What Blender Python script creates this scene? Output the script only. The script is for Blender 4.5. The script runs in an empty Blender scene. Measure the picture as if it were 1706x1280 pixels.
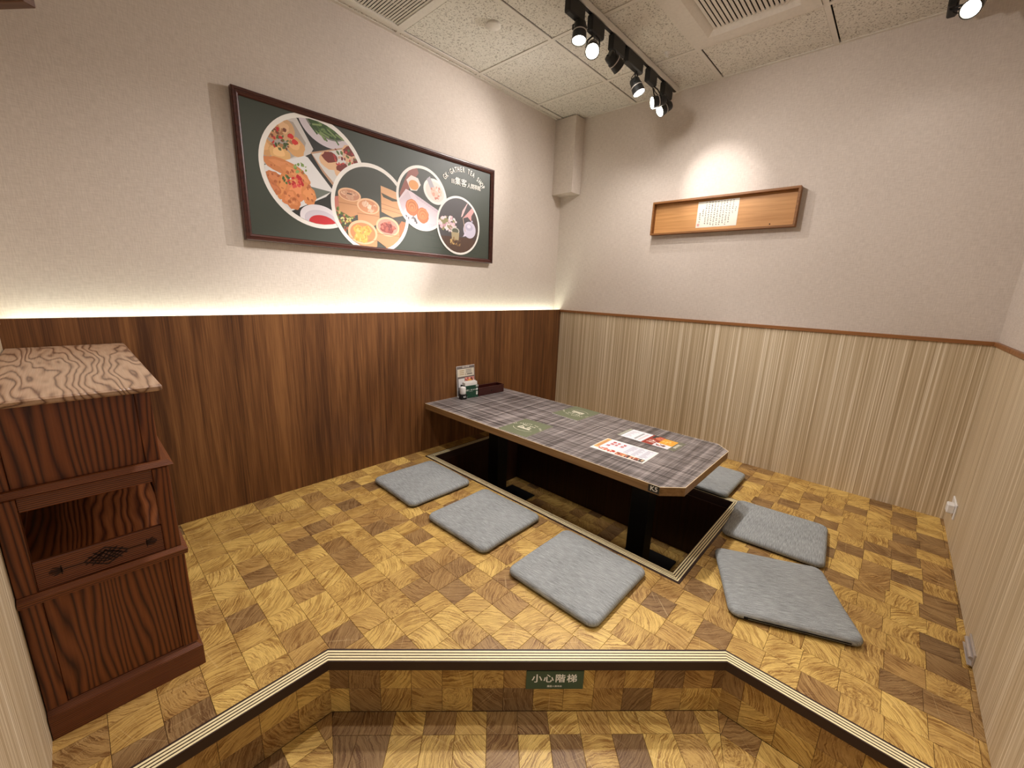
import bpy, bmesh, math, random
from mathutils import Vector, Matrix
random.seed(7)
S = bpy.context.scene
COL = S.collection

# ------------------------------------------------------------------ camera, world, exposure
F_PX = 682.34
YAW, PITCH, ROLL = 0.744625, -0.227486, 0.0375817
CAM = Vector((-3.1207, -2.37675, 1.13908))
H = 2.5206          # ceiling above the raised floor
PA = 0.0808         # the dark veneer panel stands this far off the wall
DADO = 0.9717
LEFT = -3.30
RIGHT_Y = -2.756
STEP_Z = -0.20      # lower floor

fwd = Vector((math.cos(YAW)*math.cos(PITCH), math.sin(YAW)*math.cos(PITCH), math.sin(PITCH)))
rgt = Vector((math.sin(YAW), -math.cos(YAW), 0))
upv = rgt.cross(fwd)
r2 = math.cos(ROLL)*rgt + math.sin(ROLL)*upv
u2 = -math.sin(ROLL)*rgt + math.cos(ROLL)*upv
cam_data = bpy.data.cameras.new('camera')
cam = bpy.data.objects.new('camera', cam_data)
COL.objects.link(cam)
M = Matrix((r2, u2, -fwd)).transposed().to_4x4()
M.translation = CAM
cam.matrix_world = M
cam_data.sensor_fit = 'HORIZONTAL'
cam_data.sensor_width = 36.0
cam_data.lens = F_PX/1706*36.0
cam_data.clip_start = 0.02
S.camera = cam

S.view_settings.view_transform = 'Standard'
S.view_settings.look = 'None'
S.view_settings.gamma = 1
S.view_settings.use_curve_mapping = False
S.view_settings.exposure = 0.38

world = bpy.data.worlds.new('world')
S.world = world
world.use_nodes = True
bgn = world.node_tree.nodes['Background']
bgn.inputs[0].default_value = (1.0, 0.965, 0.93, 1)
bgn.inputs[1].default_value = 0.34

def spot(name, loc, aim, power, size, blend=0.8, color=(1.0, 0.935, 0.905), radius=0.02):
    d = bpy.data.lights.new(name, 'SPOT')
    d.energy = power; d.spot_size = math.radians(size); d.spot_blend = blend
    d.color = color; d.shadow_soft_size = radius
    o = bpy.data.objects.new(name, d); COL.objects.link(o)
    o.location = loc
    o.rotation_euler = (Vector(aim)-Vector(loc)).to_track_quat('-Z', 'Y').to_euler()
    return o
WARM = (1.0, 0.935, 0.905)
# recessed downlights: over the cabinet side of the platform, over the step and over the entrance behind the camera
for (x, y, p, sz) in [(-2.35, -1.0, 50, 130), (-2.25, -2.42, 52, 46), (-3.3, -3.6, 26, 140)]:
    spot('downlight', (x, y, H-0.03), (x, y, 0), p, sz, 1.0, WARM, 0.05)
# unseen beams added to brighten the right-hand wall, without heads on the track
for (x, aim, p, sz) in [(-1.62, (0, -2.0, 1.55), 36, 80), (-1.86, (-0.3, -2.756, 1.0), 16, 74)]:
    spot('added_wall_beam', (x, -1.0, H-0.19), aim, p, sz, 1.0, WARM, 0.03)

# ------------------------------------------------------------------ node helpers
def lin(c):
    def f(v):
        v = v/255.0
        return v/12.92 if v <= 0.04045 else ((v+0.055)/1.055)**2.4
    return (f(c[0]), f(c[1]), f(c[2]), 1)

class Mat:
    def __init__(self, name, rough=0.5, spec=0.4, metal=0.0):
        m = bpy.data.materials.new(name); m.use_nodes = True
        self.m = m; self.nt = m.node_tree; self.n = self.nt.nodes; self.l = self.nt.links
        self.b = self.n['Principled BSDF']
        self.b.inputs['Roughness'].default_value = rough
        self.b.inputs['Specular IOR Level'].default_value = spec
        self.b.inputs['Metallic'].default_value = metal
    def add(self, t, **kw):
        n = self.n.new(t)
        for k, v in kw.items(): setattr(n, k, v)
        return n
    def link(self, a, b): self.l.new(a, b)
    def color(self, src):
        if isinstance(src, tuple): self.b.inputs['Base Color'].default_value = src
        else: self.link(src, self.b.inputs['Base Color'])
    def coord(self, which='Object', scale=(1, 1, 1), rot=(0, 0, 0), src=None):
        if src is None:
            if which == 'World':
                src = self.add('ShaderNodeNewGeometry').outputs['Position']
            else:
                src = self.add('ShaderNodeTexCoord').outputs[which]
        mp = self.add('ShaderNodeMapping')
        mp.inputs['Scale'].default_value = scale; mp.inputs['Rotation'].default_value = rot
        self.link(src, mp.inputs['Vector'])
        return mp.outputs[0]
    def noise(self, vec, scale=5, detail=2, rough=0.5, dist=0.0):
        n = self.add('ShaderNodeTexNoise')
        n.inputs['Scale'].default_value = scale; n.inputs['Detail'].default_value = detail
        n.inputs['Roughness'].default_value = rough; n.inputs['Distortion'].default_value = dist
        self.link(vec, n.inputs['Vector'])
        return n.outputs['Fac']
    def ramp(self, fac, stops, interp='LINEAR'):
        r = self.add('ShaderNodeValToRGB'); r.color_ramp.interpolation = interp
        e = r.color_ramp.elements
        while len(e) < len(stops): e.new(0.5)
        for i, (p, c) in enumerate(stops): e[i].position = p; e[i].color = c
        self.link(fac, r.inputs[0])
        return r.outputs[0]
    def math(self, op, a, b=None, clamp=False):
        n = self.add('ShaderNodeMath', operation=op); n.use_clamp = clamp
        for i, v in enumerate((a, b)):
            if v is None: continue
            if isinstance(v, (int, float)): n.inputs[i].default_value = v
            else: self.link(v, n.inputs[i])
        return n.outputs[0]
    def mix(self, fac, a, b, mode='MIX'):
        n = self.add('ShaderNodeMix', data_type='RGBA', blend_type=mode)
        for i, v in ((0, fac), (6, a), (7, b)):
            if isinstance(v, (int, float)): n.inputs[i].default_value = v
            elif isinstance(v, tuple): n.inputs[i].default_value = v
            else: self.link(v, n.inputs[i])
        return n.outputs[2]
    def bump(self, h, strength=0.3, dist=0.002):
        n = self.add('ShaderNodeBump')
        n.inputs['Strength'].default_value = strength; n.inputs['Distance'].default_value = dist
        self.link(h, n.inputs['Height']); self.link(n.outputs[0], self.b.inputs['Normal'])

def plain(name, rgb, rough=0.5, spec=0.4, metal=0.0):
    m = Mat(name, rough, spec, metal)
    v = m.noise(m.coord('Object'), 60, 2)
    c = lin(rgb)
    d = tuple(x*0.93 for x in c[:3]) + (1,)
    m.color(m.ramp(v, [(0.3, d), (0.7, c)]))
    return m.m

def emit(name, col, strength):
    m = Mat(name)
    m.color((0.8, 0.8, 0.8, 1))
    m.b.inputs['Emission Color'].default_value = col
    m.b.inputs['Emission Strength'].default_value = strength
    return m.m

MT = {}
def wallpaper():
    m = Mat('wallpaper', 0.75, 0.25)
    a = m.noise(m.coord('World', (260, 260, 30)), 1, 2)
    b = m.noise(m.coord('World', (30, 30, 260)), 1, 2)
    c = m.noise(m.coord('World'), 2.2, 3)
    s = m.math('ADD', a, b)
    col = m.ramp(m.math('MULTIPLY', s, 0.5), [(0.36, lin((198, 186, 175))), (0.64, lin((216, 205, 194)))])
    m.color(m.mix(0.12, col, m.ramp(c, [(0.35, lin((188, 178, 162))), (0.65, lin((224, 215, 201)))])))
    m.bump(s, 0.25, 0.002)
    return m.m
MT['wallpaper'] = wallpaper()

def stripes(name, axis):
    m = Mat(name, 0.55, 0.3)
    a = m.noise(m.coord('World', (150, 150, 0.45)), 1.0, 2, 0.6)
    b = m.noise(m.coord('World', (420, 420, 1.0)), 1.0, 2)
    c = m.noise(m.coord('World', (36, 36, 0.3)), 1.0, 1)
    f = m.math('ADD', m.math('MULTIPLY', a, 0.56), m.math('MULTIPLY', b, 0.36))
    f = m.math('ADD', f, m.math('MULTIPLY', c, 0.08))
    m.color(m.ramp(f, [(0.37, lin((168, 147, 114))), (0.46, lin((194, 174, 141))), (0.55, lin((206, 188, 157))), (0.60, lin((236, 223, 198)))]))
    return m.m
MT['stripe'] = stripes('striped_laminate', 'xy')

def veneer():
    m = Mat('dark_veneer', 0.42, 0.4)
    vec = m.coord('World')
    sep = m.add('ShaderNodeSeparateXYZ'); m.link(vec, sep.inputs[0])
    strip = m.math('FLOOR', m.math('DIVIDE', sep.outputs[0], 0.155))
    wn = m.add('ShaderNodeTexWhiteNoise', noise_dimensions='1D'); m.link(strip, wn.inputs['W'])
    cmb = m.add('ShaderNodeCombineXYZ'); m.link(m.math('MULTIPLY', wn.outputs[0], 9.0), cmb.inputs[2])
    add = m.add('ShaderNodeVectorMath', operation='ADD'); m.link(vec, add.inputs[0]); m.link(cmb.outputs[0], add.inputs[1])
    a = m.noise(m.coord(scale=(30, 30, 0.9), src=add.outputs[0]), 1, 4, 0.6, 0.5)
    b = m.noise(m.coord(scale=(300, 300, 5), src=add.outputs[0]), 1, 3)
    f = m.math('ADD', m.math('MULTIPLY', a, 0.6), m.math('MULTIPLY', b, 0.4))
    f = m.math('ADD', f, m.math('MULTIPLY', m.math('SUBTRACT', wn.outputs[0], 0.5), 0.06))
    m.color(m.ramp(f, [(0.36, lin((78, 47, 25))), (0.5, lin((110, 71, 39))), (0.64, lin((138, 94, 54)))]))
    m.bump(b, 0.08, 0.001)
    return m.m
MT['veneer'] = veneer()

def block_wood(name, tone=1.0):
    m = Mat(name, 0.45, 0.35)
    oi = m.add('ShaderNodeObjectInfo')
    at = m.add('ShaderNodeAttribute', attribute_name='rnd')
    seed = m.math('FRACT', m.math('ADD', oi.outputs['Random'], at.outputs['Fac']))
    w1 = m.add('ShaderNodeTexWhiteNoise', noise_dimensions='1D'); m.link(seed, w1.inputs['W'])
    uv = m.add('ShaderNodeUVMap').outputs[0]
    # pith of the log this end-grain block was cut from
    off = m.add('ShaderNodeVectorMath', operation='SUBTRACT'); m.link(w1.outputs['Color'], off.inputs[0]); off.inputs[1].default_value = (0.5, 0.5, 0.5)
    sc = m.add('ShaderNodeVectorMath', operation='SCALE'); m.link(off.outputs[0], sc.inputs[0]); sc.inputs[3].default_value = 0.42
    p = m.add('ShaderNodeVectorMath', operation='ADD'); m.link(uv, p.inputs[0]); m.link(sc.outputs[0], p.inputs[1])
    sh = m.add('ShaderNodeVectorMath', operation='SCALE'); m.link(w1.outputs['Color'], sh.inputs[0]); sh.inputs[3].default_value = 40
    p3 = m.add('ShaderNodeVectorMath', operation='ADD'); m.link(p.outputs[0], p3.inputs[0]); m.link(sh.outputs[0], p3.inputs[1])
    warp = m.noise(p3.outputs[0], 26, 4, 0.62)
    ln = m.add('ShaderNodeVectorMath', operation='LENGTH')
    sx = m.add('ShaderNodeSeparateXYZ'); m.link(p.outputs[0], sx.inputs[0])
    cx = m.add('ShaderNodeCombineXYZ'); m.link(sx.outputs[0], cx.inputs[0]); m.link(sx.outputs[1], cx.inputs[1])
    m.link(cx.outputs[0], ln.inputs[0])
    rad = m.math('ADD', ln.outputs['Value'], m.math('MULTIPLY', warp, 0.022))
    ang = m.math('ARCTAN2', sx.outputs[1], sx.outputs[0])
    def polar(kr, ka):
        q = m.add('ShaderNodeCombineXYZ')
        m.link(m.math('MULTIPLY', rad, kr), q.inputs[0]); m.link(m.math('MULTIPLY', ang, ka), q.inputs[1]); m.link(m.math('MULTIPLY', seed, 97.0), q.inputs[2])
        return q.outputs[0]
    ring = m.noise(polar(280, 1.6), 1.0, 3, 0.6)           # uneven growth rings
    ring2 = m.noise(polar(620, 4.0), 1.0, 2, 0.6)
    ray = m.noise(polar(5, 46), 1.0, 1)                    # medullary rays across the rings
    big = m.noise(p3.outputs[0], 12, 2)
    t = m.ramp(w1.outputs['Value'], [(0.0, lin((140, 110, 72))), (0.10, lin((160, 126, 78))), (0.24, lin((182, 144, 84))), (0.42, lin((200, 163, 92))), (0.65, lin((213, 176, 97))), (0.88, lin((227, 192, 109))), (1.0, lin((198, 160, 90)))])
    f = m.math('ADD', m.math('MULTIPLY', m.math('SUBTRACT', 0.52, ring), 3.4), m.math('MULTIPLY', m.math('SUBTRACT', 0.5, ring2), 1.5))
    f = m.math('ADD', f, m.math('MULTIPLY', m.math('SUBTRACT', big, 0.5), 1.5))
    dark = m.mix(1.0, t, lin((166, 142, 118)), 'MULTIPLY')
    c = m.mix(m.math('ADD', f, 0.30, True), t, dark)
    pale = m.math('MULTIPLY', m.math('SUBTRACT', ring2, 0.58), 4.0, True)
    c = m.mix(m.math('MULTIPLY', pale, 0.5), c, m.mix(0.5, t, lin((248, 222, 168))))
    rays = m.math('MULTIPLY', m.math('SUBTRACT', ray, 0.66), 7.0, True)
    c = m.mix(m.math('MULTIPLY', rays, 0.5), c, m.mix(0.5, t, lin((248, 222, 168))))
    if tone != 1.0:
        c = m.mix(1.0, c, (tone, tone, tone, 1), 'MULTIPLY')
    m.color(c)
    m.bump(ring, 0.06, 0.001)
    return m.m
MT['block'] = block_wood('end_grain_block')
MT['joint'] = plain('joint_brown', (92, 66, 40), 0.7)

def cab_wood(name, axis, base=((60, 28, 14), (106, 56, 27), (132, 76, 40)), freq=420, wob=95):
    """softwood stained red-brown with raised cathedral grain running along the given axis"""
    m = Mat(name, 0.38, 0.45)
    scl = {'z': (1, 1, 0.16), 'x': (0.16, 1, 1), 'y': (1, 0.16, 1)}[axis]
    v = m.coord('Object', scl)
    w = m.noise(v, 5.0, 3, 0.5, 0.2)
    sp_ = m.add('ShaderNodeSeparateXYZ'); m.link(m.add('ShaderNodeTexCoord').outputs['Object'], sp_.inputs[0])
    ia, ib = {'z': (0, 1), 'x': (1, 2), 'y': (0, 2)}[axis]
    across = m.math('ADD', sp_.outputs[ia], sp_.outputs[ib])
    ring = m.math('SINE', m.math('ADD', m.math('MULTIPLY', across, freq), m.math('MULTIPLY', w, wob)))
    fine = m.noise(m.coord('Object', tuple(s*300 if s == 1 else 9 for s in scl)), 1, 2)
    r01 = m.math('ADD', m.math('MULTIPLY', ring, 0.5), 0.5)
    rs = m.math('POWER', r01, 0.55)
    f = m.math('ADD', m.math('MULTIPLY', rs, 0.62), m.math('MULTIPLY', fine, 0.38))
    m.color(m.ramp(f, [(0.22, lin(base[0])), (0.52, lin(base[1])), (0.86, lin(base[2]))]))
    m.bump(f, 0.5, 0.0025)
    return m.m
MT['cab_z'] = cab_wood('cabinet_wood_upright', 'z')
MT['cab_x'] = cab_wood('cabinet_wood_level', 'x', freq=1200, wob=40)
MT['cab_y'] = cab_wood('cabinet_wood_long', 'y')
MT['cab_top_glare'] = cab_wood('cabinet_top_glare_wood', 'y', ((108, 76, 56), (170, 136, 108), (190, 158, 130)), 170, 150)  # paler than the other cabinet wood: glare on the top painted in
MT['carve'] = plain('carved_recess', (46, 24, 14), 0.7)

def fabric():
    m = Mat('cushion_fabric', 0.9, 0.15)
    a = m.noise(m.coord('Object', (520, 24, 60)), 1, 3, 0.6)
    b = m.noise(m.coord('Object', (600, 600, 600)), 1, 1)
    c = m.noise(m.coord('Object', (6, 6, 6)), 1, 2)
    f = m.math('ADD', m.math('MULTIPLY', a, 0.7), m.math('MULTIPLY', b, 0.3))
    col = m.ramp(f, [(0.36, lin((118, 121, 120))), (0.5, lin((150, 154, 153))), (0.64, lin((182, 187, 186)))])
    m.color(m.mix(0.12, col, m.ramp(c, [(0.3, lin((110, 110, 112))), (0.7, lin((180, 180, 180)))])))
    m.bump(f, 0.2, 0.001)
    return m.m
MT['fabric'] = fabric()
MT['under'] = plain('cushion_underside', (44, 42, 42), 0.9, 0.1)
MT['zip'] = plain('zip_tape', (24, 23, 24), 0.7, 0.2)

def plaid():
    m = Mat('plaid_laminate', 0.42, 0.4)
    def band(axis_scale, seedz):
        a = m.noise(m.coord('Object', axis_scale), 1, 2, 0.6)
        return a
    ax = band((62, 1.0, 1), 0); ay = band((1.0, 62, 1), 0)
    bx = band((210, 6, 1), 0); by = band((6, 210, 1), 0)
    f = m.math('ADD', m.math('MULTIPLY', m.math('ADD', ax, ay), 0.33), m.math('MULTIPLY', m.math('ADD', bx, by), 0.17))
    hz = m.noise(m.coord('Object', (9, 9, 1)), 1, 2)
    f = m.math('ADD', f, m.math('MULTIPLY', m.math('SUBTRACT', hz, 0.5), 0.05))
    m.color(m.ramp(f, [(0.40, lin((60, 55, 54))), (0.47, lin((98, 91, 88))), (0.53, lin((130, 122, 119))), (0.60, lin((166, 157, 152)))]))
    return m.m
MT['plaid'] = plaid()

def grain(name, cols, axis='y', rough=0.45):
    m = Mat(name, rough, 0.35)
    sc = {'x': (2, 60, 60), 'y': (60, 2, 60), 'z': (60, 60, 2)}[axis]
    a = m.noise(m.coord('Object', sc), 1, 4, 0.6, 0.3)
    m.color(m.ramp(a, [(0.3, lin(cols[0])), (0.7, lin(cols[1]))]))
    return m.m
MT['edge_wood'] = grain('table_edge_wood', ((118, 88, 52), (152, 118, 76)))
MT['edge_cream'] = plain('laminate_cream_edge', (236, 216, 182), 0.5)
MT['trim'] = grain('dado_trim_wood', ((122, 78, 40), (158, 106, 60)), 'y')
MT['plaque_wood'] = grain('plaque_board', ((176, 124, 70), (204, 152, 94)), 'y')
MT['plaque_frame'] = grain('plaque_frame_wood', ((120, 78, 40), (150, 102, 56)), 'y')
MT['frame_dark'] = grain('picture_frame_wood', ((52, 26, 20), (84, 46, 36)), 'x', 0.35)
MT['beam'] = grain('beam_wood', ((72, 44, 26), (104, 68, 42)), 'x')
MT['black'] = plain('black_steel', (14, 13, 13), 0.5, 0.4)
MT['black_lamp'] = plain('lamp_black', (26, 26, 25), 0.45, 0.4)
MT['nose_brown'] = plain('nosing_brown', (54, 36, 30), 0.5)
MT['nose_cream'] = plain('nosing_cream', (252, 238, 190), 0.45)
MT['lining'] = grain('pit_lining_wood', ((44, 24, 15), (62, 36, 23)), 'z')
MT['white'] = plain('white_plastic', (238, 236, 232), 0.4)
MT['white_metal'] = plain('ceiling_white_metal', (222, 217, 207), 0.5)
MT['void'] = plain('ceiling_void', (40, 36, 32), 0.9, 0.1)
MT['steel'] = plain('brushed_steel', (196, 188, 182), 0.4, 0.5, 0.5)
MT['green_box'] = plain('green_card', (34, 74, 56), 0.5)
MT['lacquer'] = plain('brown_lacquer', (62, 26, 22), 0.25, 0.5)
MT['paper'] = plain('white_paper', (240, 238, 232), 0.8, 0.1)
MT['lens'] = emit('lamp_lens', (1.0, 0.90, 0.70, 1), 18)
MT['lens_dim'] = emit('lamp_lens_turned', (1.0, 0.90, 0.70, 1), 6)
MT['led'] = emit('led_strip', (0.90, 1.0, 0.84, 1), 11)

def tile_mat():
    m = Mat('mineral_tile', 0.85, 0.15)
    v = m.coord('World')
    a = m.noise(v, 125, 2, 0.6)
    b = m.noise(v, 60, 1)
    spots = m.ramp(a, [(0.37, lin((134, 129, 119))), (0.44, lin((222, 219, 210)))])
    m.color(m.mix(0.25, spots, m.ramp(b, [(0.4, lin((206, 200, 188))), (0.6, lin((226, 222, 210)))])))
    m.bump(a, 0.3, 0.002)
    return m.m
MT['tile'] = tile_mat()

def print_mat(name, rough):
    m = Mat(name, rough, 0.45)
    at = m.add('ShaderNodeAttribute', attribute_name='ink')
    m.color(at.outputs['Color'])
    return m.m
MT['print'] = print_mat('printed_sheet', 0.45)
MT['poster'] = print_mat('printed_poster', 0.5)

# ------------------------------------------------------------------ object helpers
def obj(name, mesh, mat=None, parent=None, smooth=False):
    if mat is not None:
        mesh.materials.append(MT[mat] if isinstance(mat, str) else mat)
    if smooth:
        for p in mesh.polygons: p.use_smooth = True
    o = bpy.data.objects.new(name, mesh); COL.objects.link(o)
    if parent is not None: o.parent = parent
    return o
def thing(name, label, cat, loc=(0, 0, 0), rz=0, group=None, kind=None):
    o = bpy.data.objects.new(name, None); COL.objects.link(o)
    o.empty_display_size = 0.05
    o.location = loc; o.rotation_euler = (0, 0, rz)
    return tag(o, label, cat, group, kind)
def tag(o, label=None, cat=None, group=None, kind=None):
    if label: o['label'] = label
    if cat: o['category'] = cat
    if group: o['group'] = group
    if kind: o['kind'] = kind
    return o

class MB:
    """a bmesh that collects solids"""
    def __init__(self): self.bm = bmesh.new()
    def box(self, x0, x1, y0, y1, z0, z1, bev=0.0, seg=1):
        r = bmesh.ops.create_cube(self.bm, size=1)
        vs = r['verts']
        for v in vs:
            v.co = Vector((x0+(v.co.x+.5)*(x1-x0), y0+(v.co.y+.5)*(y1-y0), z0+(v.co.z+.5)*(z1-z0)))
        if bev > 0:
            es = list({e for v in vs for e in v.link_edges})
            bmesh.ops.bevel(self.bm, geom=es, offset=bev, segments=seg, affect='EDGES', profile=0.5)
        return self
    def prism(self, poly, z0, z1, bev=0.0):
        bm = self.bm
        a = [bm.verts.new((p[0], p[1], z0)) for p in poly]
        b = [bm.verts.new((p[0], p[1], z1)) for p in poly]
        n = len(poly)
        fs = [bm.faces.new(b), bm.faces.new(a[::-1])]
        for i in range(n):
            j = (i+1) % n
            fs.append(bm.faces.new((a[i], a[j], b[j], b[i])))
        bmesh.ops.recalc_face_normals(bm, faces=fs)
        if bev > 0:
            es = list({e for f in fs for e in f.edges})
            bmesh.ops.bevel(bm, geom=es, offset=bev, segments=1, affect='EDGES')
        return self
    def lathe(self, prof, n=24, M=None):
        bm = self.bm; rings = []
        M = M or Matrix()
        for (r, z) in prof:
            rings.append([bm.verts.new(M @ Vector((r*math.cos(2*math.pi*k/n), r*math.sin(2*math.pi*k/n), z))) for k in range(n)])
        fs = []
        for a, b in zip(rings, rings[1:]):
            for k in range(n):
                fs.append(bm.faces.new((a[k], a[(k+1) % n], b[(k+1) % n], b[k])))
        fs.append(bm.faces.new(rings[0][::-1])); fs.append(bm.faces.new(rings[-1]))
        bmesh.ops.recalc_face_normals(bm, faces=fs)
        return self
    def tube(self, pts, r, n=8):
        bm = self.bm; rings = []
        pts = [Vector(p) for p in pts]
        for i, p in enumerate(pts):
            d = (pts[min(i+1, len(pts)-1)]-pts[max(i-1, 0)]).normalized()
            a = d.orthogonal().normalized() if i == 0 else (A - A.dot(d)*d).normalized()
            A = a; b = d.cross(a)
            rings.append([bm.verts.new(p + r*(math.cos(2*math.pi*k/n)*a + math.sin(2*math.pi*k/n)*b)) for k in range(n)])
        fs = []
        for a, b in zip(rings, rings[1:]):
            for k in range(n):
                fs.append(bm.faces.new((a[k], a[(k+1) % n], b[(k+1) % n], b[k])))
        fs.append(bm.faces.new(rings[0][::-1])); fs.append(bm.faces.new(rings[-1]))
        bmesh.ops.recalc_face_normals(bm, faces=fs)
        return self
    def move(self, M):
        bmesh.ops.transform(self.bm, matrix=M, verts=self.bm.verts); return self
    def mesh(self, name='part'):
        me = bpy.data.meshes.new(name); self.bm.to_mesh(me); self.bm.free(); return me
    def build(self, name, mat, parent=None, smooth=False):
        return obj(name, self.mesh(name), mat, parent, smooth)
def box(name, mat, parent, *a, **k): return MB().box(*a, **k).build(name, mat, parent)

def copy_tree(o, parent=None):
    c = o.copy(); COL.objects.link(c); c.parent = parent
    for ch in list(o.children): copy_tree(ch, c)
    return c

def off_path(path, d):
    """offset an open polyline to its right-hand side by d with mitred joints"""
    P = [Vector((p[0], p[1])) for p in path]; out = []
    for i, p in enumerate(P):
        ns = []
        for a, b in ((i-1, i), (i, i+1)):
            if a >= 0 and b < len(P):
                t = (P[b]-P[a]).normalized(); ns.append(Vector((t.y, -t.x)))
        if len(ns) == 1: out.append(p+ns[0]*d)
        else:
            m = (ns[0]+ns[1]).normalized(); out.append(p+m*(d/m.dot(ns[0])))
    return out
def strip(mb, path, d0, d1, z0, z1, closed=False):
    a = off_path(path, d0); b = off_path(path, d1)
    for i in range(len(path)-1):
        mb.prism([a[i], a[i+1], b[i+1], b[i]], z0, z1)
    return mb

# print painter: flat ink layers on one sheet
class Sheet:
    def __init__(self): self.bm = bmesh.new(); self.cl = self.bm.loops.layers.float_color.new('ink'); self.layer = 0; self.layer0 = 0.0; self.clip = None
    def poly(self, pts, rgb, lift=True):
        if self.clip: pts = clip_poly(pts, self.clip)
        if len(pts) < 3: return self
        self.layer += 1
        z = self.layer*0.000004
        f = self.bm.faces.new([self.bm.verts.new((p[0], p[1], z)) for p in pts])
        f.normal_update()
        if f.normal.z < 0: f.normal_flip()
        c = lin(rgb)
        for l in f.loops: l[self.cl] = c
        return self
    def rect(self, x0, y0, x1, y1, rgb): return self.poly([(x0, y0), (x1, y0), (x1, y1), (x0, y1)], rgb)
    def ell(self, cx, cy, rx, ry, rgb, n=40, rot=0, a0=0, a1=2*math.pi):
        c, s = math.cos(rot), math.sin(rot); pts = []
        for k in range(n):
            t = a0+(a1-a0)*k/n
            x, y = rx*math.cos(t), ry*math.sin(t)
            pts.append((cx+x*c-y*s, cy+x*s+y*c))
        return self.poly(pts, rgb)
    def blob(self, cx, cy, rx, ry, rgb, jit=0.18, n=16, rot=0):
        c, s = math.cos(rot), math.sin(rot); pts = []
        for k in range(n):
            t = 2*math.pi*k/n; q = 1+random.uniform(-jit, jit)
            x, y = rx*q*math.cos(t), ry*q*math.sin(t)
            pts.append((cx+x*c-y*s, cy+x*s+y*c))
        return self.poly(pts, rgb)
    def specks(self, cx, cy, rx, ry, n, cols, s0, s1):
        for _ in range(n):
            t = random.uniform(0, 2*math.pi); q = math.sqrt(random.random())
            s = random.uniform(s0, s1)
            self.blob(cx+rx*q*math.cos(t), cy+ry*q*math.sin(t), s, s*random.uniform(.5, 1), random.choice(cols), 0.3, 7, random.uniform(0, 3))
        return self
    def line(self, a, b, w, rgb):
        a, b = Vector(a), Vector(b); t = (b-a).normalized(); n = Vector((-t.y, t.x))*w/2
        return self.poly([a+n, b+n, b-n, a-n], rgb)
    def text(self, s, x, y, size, rgb, rot=0, bold=0.0, sx=1.0, align='CENTER'):
        me = text_mesh(s, align)
        c, n = math.cos(rot), math.sin(rot); col = lin(rgb)
        # heavier weight: the same glyph struck a few times with a slight shift
        for dx, dy in ([(0, 0)] if bold <= 0 else [(-bold, 0), (bold, 0), (0, -bold*.7), (0, bold*.7)]):
            self.layer += 1; z = self.layer*0.000004+self.layer0
            vs = []
            for v in me.vertices:
                px, py = (v.co.x+dx)*size*sx, (v.co.y+dy)*size
                vs.append(self.bm.verts.new((x+px*c-py*n, y+px*n+py*c, z)))
            for p in me.polygons:
                try: f = self.bm.faces.new([vs[i] for i in p.vertices])
                except ValueError: continue
                f.normal_update()
                if f.normal.z < 0: f.normal_flip()
                for l in f.loops: l[self.cl] = col
        return self
    def arc_text(self, s, cx, cy, r, a0, a1, size, rgb, bold=0.0, sx=1.0, inside=False):
        n = len(s)
        for i, ch in enumerate(s):
            if ch == ' ': continue
            a = a0+(a1-a0)*i/(n-1)
            self.text(ch, cx+r*math.cos(a), cy+r*math.sin(a), size, rgb, a-math.pi/2 if not inside else a+math.pi/2, bold, sx)
        return self
    def build(self, name, mat, parent, origin=(0, 0, 0), U=(1, 0, 0), V=(0, 1, 0)):
        U, V = Vector(U), Vector(V); N = U.cross(V)
        M = Matrix((U, V, N)).transposed().to_4x4(); M.translation = Vector(origin)
        bmesh.ops.transform(self.bm, matrix=M, verts=self.bm.verts)
        me = bpy.data.meshes.new(name); self.bm.to_mesh(me); self.bm.free()
        return obj(name, me, mat, parent)
_tc = {}
def text_mesh(s, align='CENTER'):
    k = (s, align)
    if k in _tc: return _tc[k]
    cu = bpy.data.curves.new('lettering', 'FONT'); cu.body = s; cu.size = 1.0
    cu.align_x = align; cu.align_y = 'CENTER'; cu.resolution_u = 3
    o = bpy.data.objects.new('lettering', cu); COL.objects.link(o)
    dg = bpy.context.evaluated_depsgraph_get()
    me = bpy.data.meshes.new_from_object(o.evaluated_get(dg))
    bpy.data.objects.remove(o)
    _tc[k] = me
    return me

# polygon clipping: half-planes are (nx, ny, c) meaning nx*x+ny*y >= c
def half(poly, h):
    out = []; n = len(poly)
    for i in range(n):
        a, b = poly[i], poly[(i+1) % n]
        da = h[0]*a[0]+h[1]*a[1]-h[2]; db = h[0]*b[0]+h[1]*b[1]-h[2]
        if da >= 0: out.append(a)
        if (da > 0 and db < 0) or (da < 0 and db > 0):
            t = da/(da-db); out.append((a[0]+(b[0]-a[0])*t, a[1]+(b[1]-a[1])*t))
    return out
def area(p): return abs(sum(p[i][0]*p[(i+1) % len(p)][1]-p[(i+1) % len(p)][0]*p[i][1] for i in range(len(p))))/2
def inter(polys, hs):
    for h in hs: polys = [q for q in (half(p, h) for p in polys) if len(q) > 2 and area(q) > 1e-6]
    return polys
def minus(polys, hs):
    out = []
    for p in polys:
        rest = [p]
        for h in hs:
            out += inter(rest, [(-h[0], -h[1], -h[2])]); rest = inter(rest, [h])
    return out
def clip_poly(pts, circ):
    cx, cy, r = circ[:3]; p = [tuple(q) for q in pts]
    for k in range(36):
        a = 2*math.pi*k/36
        p = half(p, (-math.cos(a), -math.sin(a), -(cx*math.cos(a)+cy*math.sin(a)+r)))
        if len(p) < 3: return []
    for h in circ[3:]:
        p = half(p, h)
        if len(p) < 3: return []
    return p

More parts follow.
